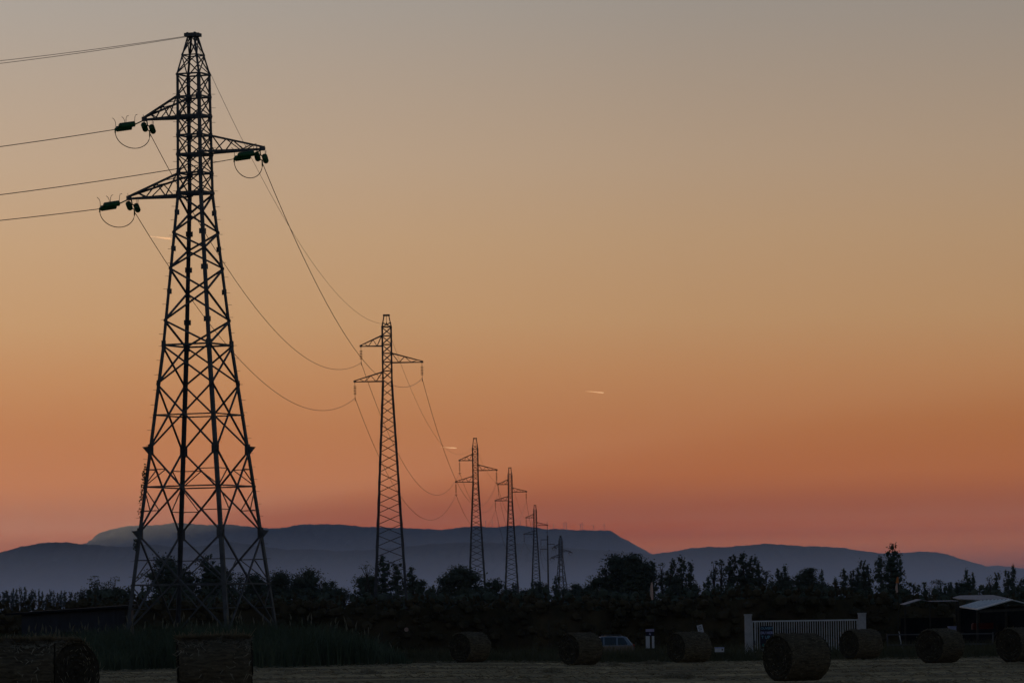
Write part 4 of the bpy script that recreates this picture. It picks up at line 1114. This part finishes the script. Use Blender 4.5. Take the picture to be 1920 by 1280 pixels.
# ================================================================== CAR
def car():
    Y = 256.0; s = F / Y; xr = P(1190, 1208, Y).x
    t = thing('parked_car', 'silver estate car with roof rails, half hidden by a bale and tall grass', 'car', (xr - 4.25 * .87, Y, -.6)); t.scale = (.87, 1, 1)
    W = 1.7
    def shell(poly, y0, y1, inset): pass
    prof = [(.05, .35), (.0, .62), (.12, .82), (1.0, .95), (1.25, .98), (2.0, 1.42), (2.5, 1.49), (3.5, 1.47), (3.75, 1.40), (4.12, 1.0), (4.2, .92), (4.25, .6), (4.2, .35)]
    m = MB(); n = len(prof)
    secs = []
    for v, (ins, dz) in zip((-1, -.93, 0, .93, 1), ((.03, .02), (.0, .0), (0, 0), (0, 0), (.03, .02))):
        secs.append([Vector((x, v * W / 2 * (1 if z < .95 else 1 - .16 * (z - .95) / .5), z - (dz if z > .9 else 0))) for x, z in prof])
    vs = [q for sc in secs for q in sc]; fs = []
    for j in range(4):
        for i in range(n): fs.append((j * n + i, j * n + (i + 1) % n, (j + 1) * n + (i + 1) % n, (j + 1) * n + i))
    fs.append(tuple(range(n))); fs.append(tuple(range(5 * n - 1, 4 * n - 1, -1)))
    m.add(vs, fs); body = m.build('body', M['carpaint'], t)
    for sg in (-1, 1):
        for poly in ([(1.45, 1.0), (2.05, 1.36), (2.32, 1.41), (2.32, 1.0)], [(2.4, 1.0), (2.4, 1.415), (3.12, 1.41), (3.12, 1.0)], [(3.2, 1.0), (3.2, 1.40), (3.55, 1.38), (3.8, 1.08), (3.75, 1.0)]):
            m = MB()
            def yy(z): return sg * (W / 2 * (1 - .16 * (z - .95) / .5) + .004)
            a = [Vector((x, yy(z), z)) for x, z in poly]; b = [q - Vector((0, sg * .03, 0)) for q in a]; k = len(a)
            m.add(a + b, [tuple(range(k)), tuple(range(2 * k - 1, k - 1, -1))] + [(i, i + k, (i + 1) % k + k, (i + 1) % k) for i in range(k)])
            m.build('side_window', M['carglass'], t)
        m = MB(); m.tube([(2.2, sg * .62, 1.47), (2.3, sg * .62, 1.535), (3.4, sg * .62, 1.53), (3.5, sg * .62, 1.46)], .022, 6); m.build('roof_rail', M['steel'], t)
        m = MB(); m.box((4.16, sg * .68, .92), (.14, .2, .22)); m.build('tail_lamp', M['red'], t)
        for wx in (.85, 3.4):
            m = MB(); m.tube([(wx, sg * .70, .31), (wx, sg * .87, .31)], .31, 18); wl = m.build('wheel', M['rubber'], t)
            m = MB(); m.tube([(wx, sg * .86, .31), (wx, sg * .885, .31)], .19, 14); m.build('rim', M['carpaint'], wl)
    m = MB(); m.slab([(3.80, -.6, 1.372), (3.80, .6, 1.372), (4.09, .64, 1.05), (4.09, -.64, 1.05)], -.02); m.build('rear_window', M['carglass'], t)
    m = MB(); m.slab([(1.30, -.64, 1.03), (1.30, .64, 1.03), (1.96, .58, 1.415), (1.96, -.58, 1.415)], -.02); m.build('windscreen', M['carglass'], t)
    m = MB(); m.box((4.2, 0, .5), (.12, 1.6, .2)); m.build('bumper', M['carpaint'], t)
car()

# ================================================================== BUILDINGS
def low_shed():
    Y = 246.0; a = P(40, 1147, Y); b = P(252, 1134, Y); xw = P(240, 1140, Y).x
    t = thing('low_shed', 'low dark shed with a flat sloping roof at the far left behind the reeds', 'shed', (a.x, Y, -.5))
    L = b.x - a.x; za, zb = a.z + .5, b.z + .5; Lw = xw - a.x
    m = MB(); m.prism([(0, 0), (Lw, 0), (Lw, zb - .06 - (b.x - xw) * (zb - za) / L), (0, za - .06)], 0, 3.5); m.build('wall', M['wall_dark'], t)
    m = MB(); m.slab([(-.8, -.35, za - .06), (L, -.35, zb), (L, 3.9, zb + .1), (-.8, 3.9, za)], .1); m.build('roof', M['roof_dark'], t)
    m = MB(); m.bar((Lw - .1, -.08, 0), (Lw - .1, -.08, zb - .2), .12); m.build('corner_post', M['timber'], t)
    m = MB(); m.box((Lw * .45, -.02, 1.05), (.95, .05, 2.0)); d = m.build('door', M['roof_dark'], t)
    m = MB(); m.box((Lw * .45 + .38, -.06, 1.05), (.05, .04, .14)); m.build('handle', M['steel'], d)
low_shed()

def shelter():
    # open-sided shelter, pale sheet roofs, ridge running towards the camera at right
    t0 = P(1833, 1140.5, 252); t = thing('open_shelter', 'open-sided shelter with pale sheet roofs at the right edge', 'shelter', (t0.x, 252, -.5))
    o = Vector((t0.x, 252, -.5))
    e0, e1 = P(1799, 1136, 268), P(1832.5, 1141, 250); r0, r1 = P(1834, 1125.5, 272), P(1899, 1122.5, 254)
    m = MB(); m.slab([q - o for q in (e0, e1, r1, r0)], .06)
    nrib = 9
    for i in range(1, nrib):
        u = i / nrib; m.bar(e0.lerp(e1, u) - o + Vector((0, 0, .015)), r0.lerp(r1, u) - o + Vector((0, 0, .015)), .05, .04)
    m.build('roof_panel', M['roof'], t)
    f1, f0 = P(1950, 1136, 256), P(1925, 1134, 276)
    m = MB(); m.slab([q - o for q in (r0 + Vector((0, 0, -.02)), r1 + Vector((0, 0, -.02)), f1, f0)], .06); m.build('roof_panel', M['roof'], t)
    g0, g1, g2, g3 = P(1790, 1119.5, 284), P(1800, 1115.5, 288), P(1862, 1114.5, 284), P(1897, 1122, 276); g4 = P(1842, 1123.5, 276)
    m = MB(); m.slab([q - o for q in (g4, g3, g2, g1)], .05); m.build('roof_panel', M['roof_old'], t)
    m = MB(); m.slab([q - o for q in (g4, g1, P(1786, 1119, 290), P(1800, 1122, 280))], .05); m.build('roof_panel', M['roof_old'], t)
    for p in (e0, e1, f0, f1, P(1886, 1130, 253), P(1793, 1130, 270)):
        q = p - o; m = MB(); m.bar((q.x, q.y, 0), (q.x, q.y, q.z - .05), .11); m.build('post', M['timber'], t)
    for pa, pb in ((e0, f0), (e1, f1)):
        m = MB(); m.bar(pa - o + Vector((0, 0, -.12)), pb - o + Vector((0, 0, -.12)), .09, .14); m.build('tie_beam', M['timber'], t)
    m = MB(); q0, q1 = P(1795, 1140, 288) - o, P(1960, 1140, 288) - o; m.box(((q0.x + q1.x) / 2, q0.y, 1.3), (q1.x - q0.x, .1, 2.6)); m.build('back_wall', M['roof_dark'], t)
shelter()
def canopy():
    Y = 272.0; t0 = P(1740, 1126, Y); t = thing('low_canopy', 'low dark canopy with a thin pale roof edge left of the shelter', 'canopy', (t0.x, Y, -.5)); o = Vector((t0.x, Y, -.5))
    a, b, c, d = P(1697, 1132.5, Y), P(1728, 1123, Y), P(1744, 1126.5, Y), P(1797, 1125.5, Y)
    m = MB()
    up = Vector((0, 3.5, .045))
    for p, q in ((a, b), (b, c), (c, d)): m.slab([p - o, q - o, q - o + up, p - o + up], .03)
    m.build('roof_sheet', M['roof_old'], t)
    for p in (a, c, d):
        q = p - o; m = MB(); m.bar((q.x, q.y + .1, 0), (q.x, q.y + .1, q.z - .06), .09); m.build('post', M['timber'], t)
    m = MB(); q0, q1 = a - o, d - o; m.box(((q0.x + q1.x) / 2, 3.3, 1.05), (q1.x - q0.x, .08, 2.1)); m.build('back_wall', M['roof_dark'], t)
canopy()
def crate(x, y, wpx, hpx, Y, mk, name, label, cat):
    s = F / Y; p = P(x, y, Y); t = thing(name, label, cat, (p.x, Y, p.z - hpx / s))
    w, h = wpx / s, hpx / s
    m = MB(); m.box((0, 0, h * .45), (w, w * .8, h * .9)); m.build('box_body', M[mk], t)
    m = MB(); m.box((0, 0, h * .95), (w * 1.06, w * .86, h * .1)); m.build('box_lid', M[mk], t)
# table with a pale box, under the canopy
def table():
    Y = 262.0; p = P(1786, 1184, Y); t = thing('trestle_table', 'dark table under the canopy carrying a pale blue box', 'table', (p.x, Y, -.5)); h = p.z + .5
    m = MB(); m.box((0, 0, h - .03), (1.2, .7, .06)); m.build('table_top', M['timber'], t)
    for x in (-.5, .5):
        for y in (-.28, .28): m = MB(); m.bar((x, y, 0), (x, y, h - .06), .06); m.build('leg', M['timber'], t)
table()
crate(1785, 1173, 15, 11, 262.0, 'paleblue', 'storage_box', 'pale blue box on a table behind the bale in front of the shelter', 'box')
def tractor():
    Y = 264.0; p = P(1853, 1158, Y); t = thing('tractor', 'dark red tractor parked in the gloom under the shelter', 'tractor', (p.x, Y, -.5)); h = p.z + .5
    m = MB(); m.box((-.3, 0, h - .42), (1.1, .6, .34)); m.box((-.8, 0, h - .46), (.2, .5, .3)); m.build('bonnet', M['redmetal'], t)
    m = MB(); m.box((.9, 0, h - .5), (.9, 1.2, .25)); m.box((1.1, 0, h - .15), (.12, .6, .55)); m.build('seat_platform', M['roof_dark'], t)
    for x, r in ((-.75, .38), (.95, .68)):
        for sg in (-1, 1):
            m = MB(); m.tube([(x, sg * .62, r), (x, sg * .92, r)], r, 20); w = m.build('wheel', M['rubber'], t)
            m = MB(); m.tube([(x, sg * .9, r), (x, sg * .94, r)], r * .5, 14); m.build('rim', M['redmetal'], w)
    m = MB(); m.tube([(-.5, .1, h - .3), (-.5, .1, h + .25)], .04, 8); m.build('exhaust', M['steel'], t)
tractor()
def rail_fence():
    Y = 236.0; a, b = P(1664, 1199.5, Y), P(1862, 1198, Y); t = thing('rail_fence', 'low grey rail fence behind the bales right of the gate', 'fence', (a.x, Y, -.5)); L = b.x - a.x
    for z in (1.25, .75): m = MB(); m.bar((0, 0, z + .02), (L, 0, z), .05, .06); m.build('rail', M['steel'], t)
    for i in range(4): m = MB(); m.bar((L * i / 3, .05, -.1), (L * i / 3, .05, 1.32), .07); m.build('post', M['steel'], t)
rail_fence()

# ================================================================== AIR
HAZE_D = 1.95e-5
def haze():
    m = bpy.data.materials.new('thin_evening_air'); m.use_nodes = True; nt = m.node_tree; nt.nodes.clear()
    o = nt.nodes.new('ShaderNodeOutputMaterial'); v = nt.nodes.new('ShaderNodeVolumePrincipled')
    v.inputs['Color'].default_value = (0.41, 0.60, 1.0, 1); v.inputs['Density'].default_value = HAZE_D; v.inputs['Anisotropy'].default_value = 0.72
    nt.links.new(v.outputs[0], o.inputs['Volume'])
    b = MB(); b.box((0, 13100, 323), (27600, 32100, 652)); ob = b.build('haze', m); tag(ob, kind='stuff')
    ob.display_type = 'WIRE'
haze()
def valley_mist():
    m = bpy.data.materials.new('low_valley_mist'); m.use_nodes = True; nt = m.node_tree; nt.nodes.clear()
    o = nt.nodes.new('ShaderNodeOutputMaterial'); v = nt.nodes.new('ShaderNodeVolumePrincipled')
    v.inputs['Color'].default_value = (0.55, 0.70, 1.0, 1); v.inputs['Density'].default_value = 4.2e-4; v.inputs['Anisotropy'].default_value = 0.75
    nt.links.new(v.outputs[0], o.inputs['Volume'])
    b = MB(); b.box((0, 5950, 38), (26000, 4900, 72)); ob = b.build('valley_mist', m); tag(ob, kind='stuff')
valley_mist()

# ================================================================== LIGHT
SUN_EL, SUN_AZ = math.radians(-0.2), math.radians(-14)
def lin(c):
    c = c / 255.0; return c / 12.92 if c <= .04045 else ((c + .055) / 1.055) ** 2.4
SKY = [  # elevation in degrees, sky radiance (linear) at the azimuth of photo column 1300
    (-1, (0.6500, 0.1150, 0.0040)),
    (0.5, (0.6700, 0.1300, 0.0040)),
    (0.735, (0.6500, 0.1200, 0.0036)),
    (0.945, (0.5700, 0.1080, 0.0020)),
    (1.08, (0.3971, 0.0548, 0.0008)),
    (1.37, (0.3922, 0.0737, 0.0105)),
    (1.74, (0.5256, 0.1441, 0.0256)),
    (2.37, (0.5116, 0.1737, 0.0408)),
    (3, (0.5307, 0.2335, 0.0801)),
    (3.63, (0.5325, 0.2904, 0.1265)),
    (4.6, (0.5074, 0.3177, 0.1702)),
    (5.5, (0.4624, 0.3254, 0.2119)),
    (7.4, (0.3368, 0.2945, 0.2520)),
    (11, (0.1989, 0.2060, 0.2304)),
    (18, (0.0802, 0.0931, 0.1274)),
    (30, (0.0212, 0.0273, 0.0452))
]
def world():
    w = bpy.data.worlds.new('World'); S.world = w; w.use_nodes = True; nt = w.node_tree
    N = nt.nodes.new; L = nt.links.new; bg = nt.nodes['Background']
    tc = N('ShaderNodeTexCoord'); sp = N('ShaderNodeSeparateXYZ'); L(tc.outputs['Generated'], sp.inputs[0])
    def mth(op, a, b=None):
        n = N('ShaderNodeMath'); n.operation = op
        for i, q in enumerate((a, b)):
            if q is None: continue
            if isinstance(q, (int, float)): n.inputs[i].default_value = q
            else: L(q, n.inputs[i])
        return n.outputs[0]
    el = mth('MULTIPLY', mth('ARCSINE', sp.outputs[2]), 180 / PI)
    mr = N('ShaderNodeMapRange'); mr.inputs[1].default_value = -1; mr.inputs[2].default_value = 30; L(el, mr.inputs[0])
    rp = N('ShaderNodeValToRGB'); cr = rp.color_ramp; L(mr.outputs[0], rp.inputs[0])
    for i, (e, c) in enumerate(SKY):
        k = cr.elements[i] if i < 2 else cr.elements.new(.5)
        k.position = (e + 1) / 31; 
    for k, (e, c) in zip(sorted(cr.elements, key=lambda q: q.position), SKY): k.position = (e + 1) / 31; k.color = (*c, 1)
    az = mth('MULTIPLY', mth('ARCTAN2', sp.outputs[0], sp.outputs[1]), 180 / PI)
    z = mth('DIVIDE', mth('SUBTRACT', az, -14.0), 23.0)
    kk = N('ShaderNodeMapRange'); kk.inputs[1].default_value = 1.0; kk.inputs[2].default_value = 7.4; kk.inputs[3].default_value = .45; kk.inputs[4].default_value = 1.3; L(el, kk.inputs[0])
    z0 = ((2.15 + 14) / 23) ** 2
    g = mth('POWER', 2.71828, mth('MULTIPLY', mth('MULTIPLY', mth('SUBTRACT', mth('MULTIPLY', z, z), z0), kk.outputs[0]), -.5))
    # above the glow the azimuth no longer matters as much
    sc = N('ShaderNodeVectorMath'); sc.operation = 'SCALE'; L(rp.outputs[0], sc.inputs[0]); L(g, sc.inputs['Scale'])
    sky = N('ShaderNodeTexSky'); sky.sky_type = 'NISHITA'; sky.sun_disc = False; sky.sun_elevation = SUN_EL; sky.sun_rotation = SUN_AZ
    sky.air_density = 1.0; sky.dust_density = 1.5; sky.ozone_density = 2.0
    s2 = N('ShaderNodeVectorMath'); s2.operation = 'SCALE'; L(sky.outputs[0], s2.inputs[0]); s2.inputs['Scale'].default_value = NISH
    # the physical sky takes over above the glow band
    f = N('ShaderNodeMapRange'); f.interpolation_type = 'SMOOTHSTEP'; f.inputs[1].default_value = 6; f.inputs[2].default_value = 24; L(el, f.inputs[0])
    s3 = N('ShaderNodeVectorMath'); s3.operation = 'SCALE'; L(s2.outputs[0], s3.inputs[0])
    # facing away from the glow the physical sky reaches down to the horizon
    f2 = mth('SUBTRACT', 1.0, mth('MULTIPLY', mth('SUBTRACT', 1.0, f.outputs[0]), mth('MINIMUM', g, 1.0)))
    fe = N('ShaderNodeMapRange'); fe.interpolation_type = 'SMOOTHSTEP'; fe.inputs[1].default_value = 2; fe.inputs[2].default_value = 45; fe.inputs[3].default_value = 1.9; fe.inputs[4].default_value = 0; L(el, fe.inputs[0])
    f3 = mth('MULTIPLY', f2, mth('ADD', 1.0, mth('MULTIPLY', fe.outputs[0], mth('SUBTRACT', 1.0, mth('MINIMUM', g, 1.0)))))
    L(f3, s3.inputs['Scale'])
    ad = N('ShaderNodeVectorMath'); ad.operation = 'ADD'; L(sc.outputs[0], ad.inputs[0]); L(s3.outputs[0], ad.inputs[1])
    L(ad.outputs[0], bg.inputs['Color']); bg.inputs['Strength'].default_value = 1.0
NISH = 0.15
world()
sd = bpy.data.lights.new('sun', 'SUN'); sd.energy = 2.2; sd.angle = math.radians(.5); sd.color = (1.0, .55, .22)
so = bpy.data.objects.new('sun', sd); COL.objects.link(so)
dirv = Vector((math.sin(SUN_AZ) * math.cos(SUN_EL), math.cos(SUN_AZ) * math.cos(SUN_EL), math.sin(SUN_EL)))
so.rotation_euler = dirv.to_track_quat('Z', 'Y').to_euler()

# ================================================================== CAMERA
cd = bpy.data.cameras.new('camera'); cd.sensor_width = 36; cd.lens = F / 1920 * 36; cd.clip_start = .5; cd.clip_end = 120000
cd.shift_x = 0
co = bpy.data.objects.new('camera', cd); COL.objects.link(co); S.camera = co
co.location = (0, 0, HC)
# level view along +Y, rolled by ROLL; the shift keeps the optical axis on (CX, HY)
co.matrix_world = Matrix.Translation((0, 0, HC)) @ Matrix.Rotation(PI / 2, 4, 'X') @ Matrix.Rotation(-ROLL, 4, 'Z')
cd.shift_y = (HY - 640) / 1920
S.view_settings.view_transform = 'Standard'; S.view_settings.look = 'None'; S.view_settings.exposure = 0; S.view_settings.gamma = 1
S.cycles.volume_bounces = 4; S.cycles.max_bounces = 5; S.cycles.diffuse_bounces = 2; S.cycles.glossy_bounces = 2
S.render.filter_size = 1.05
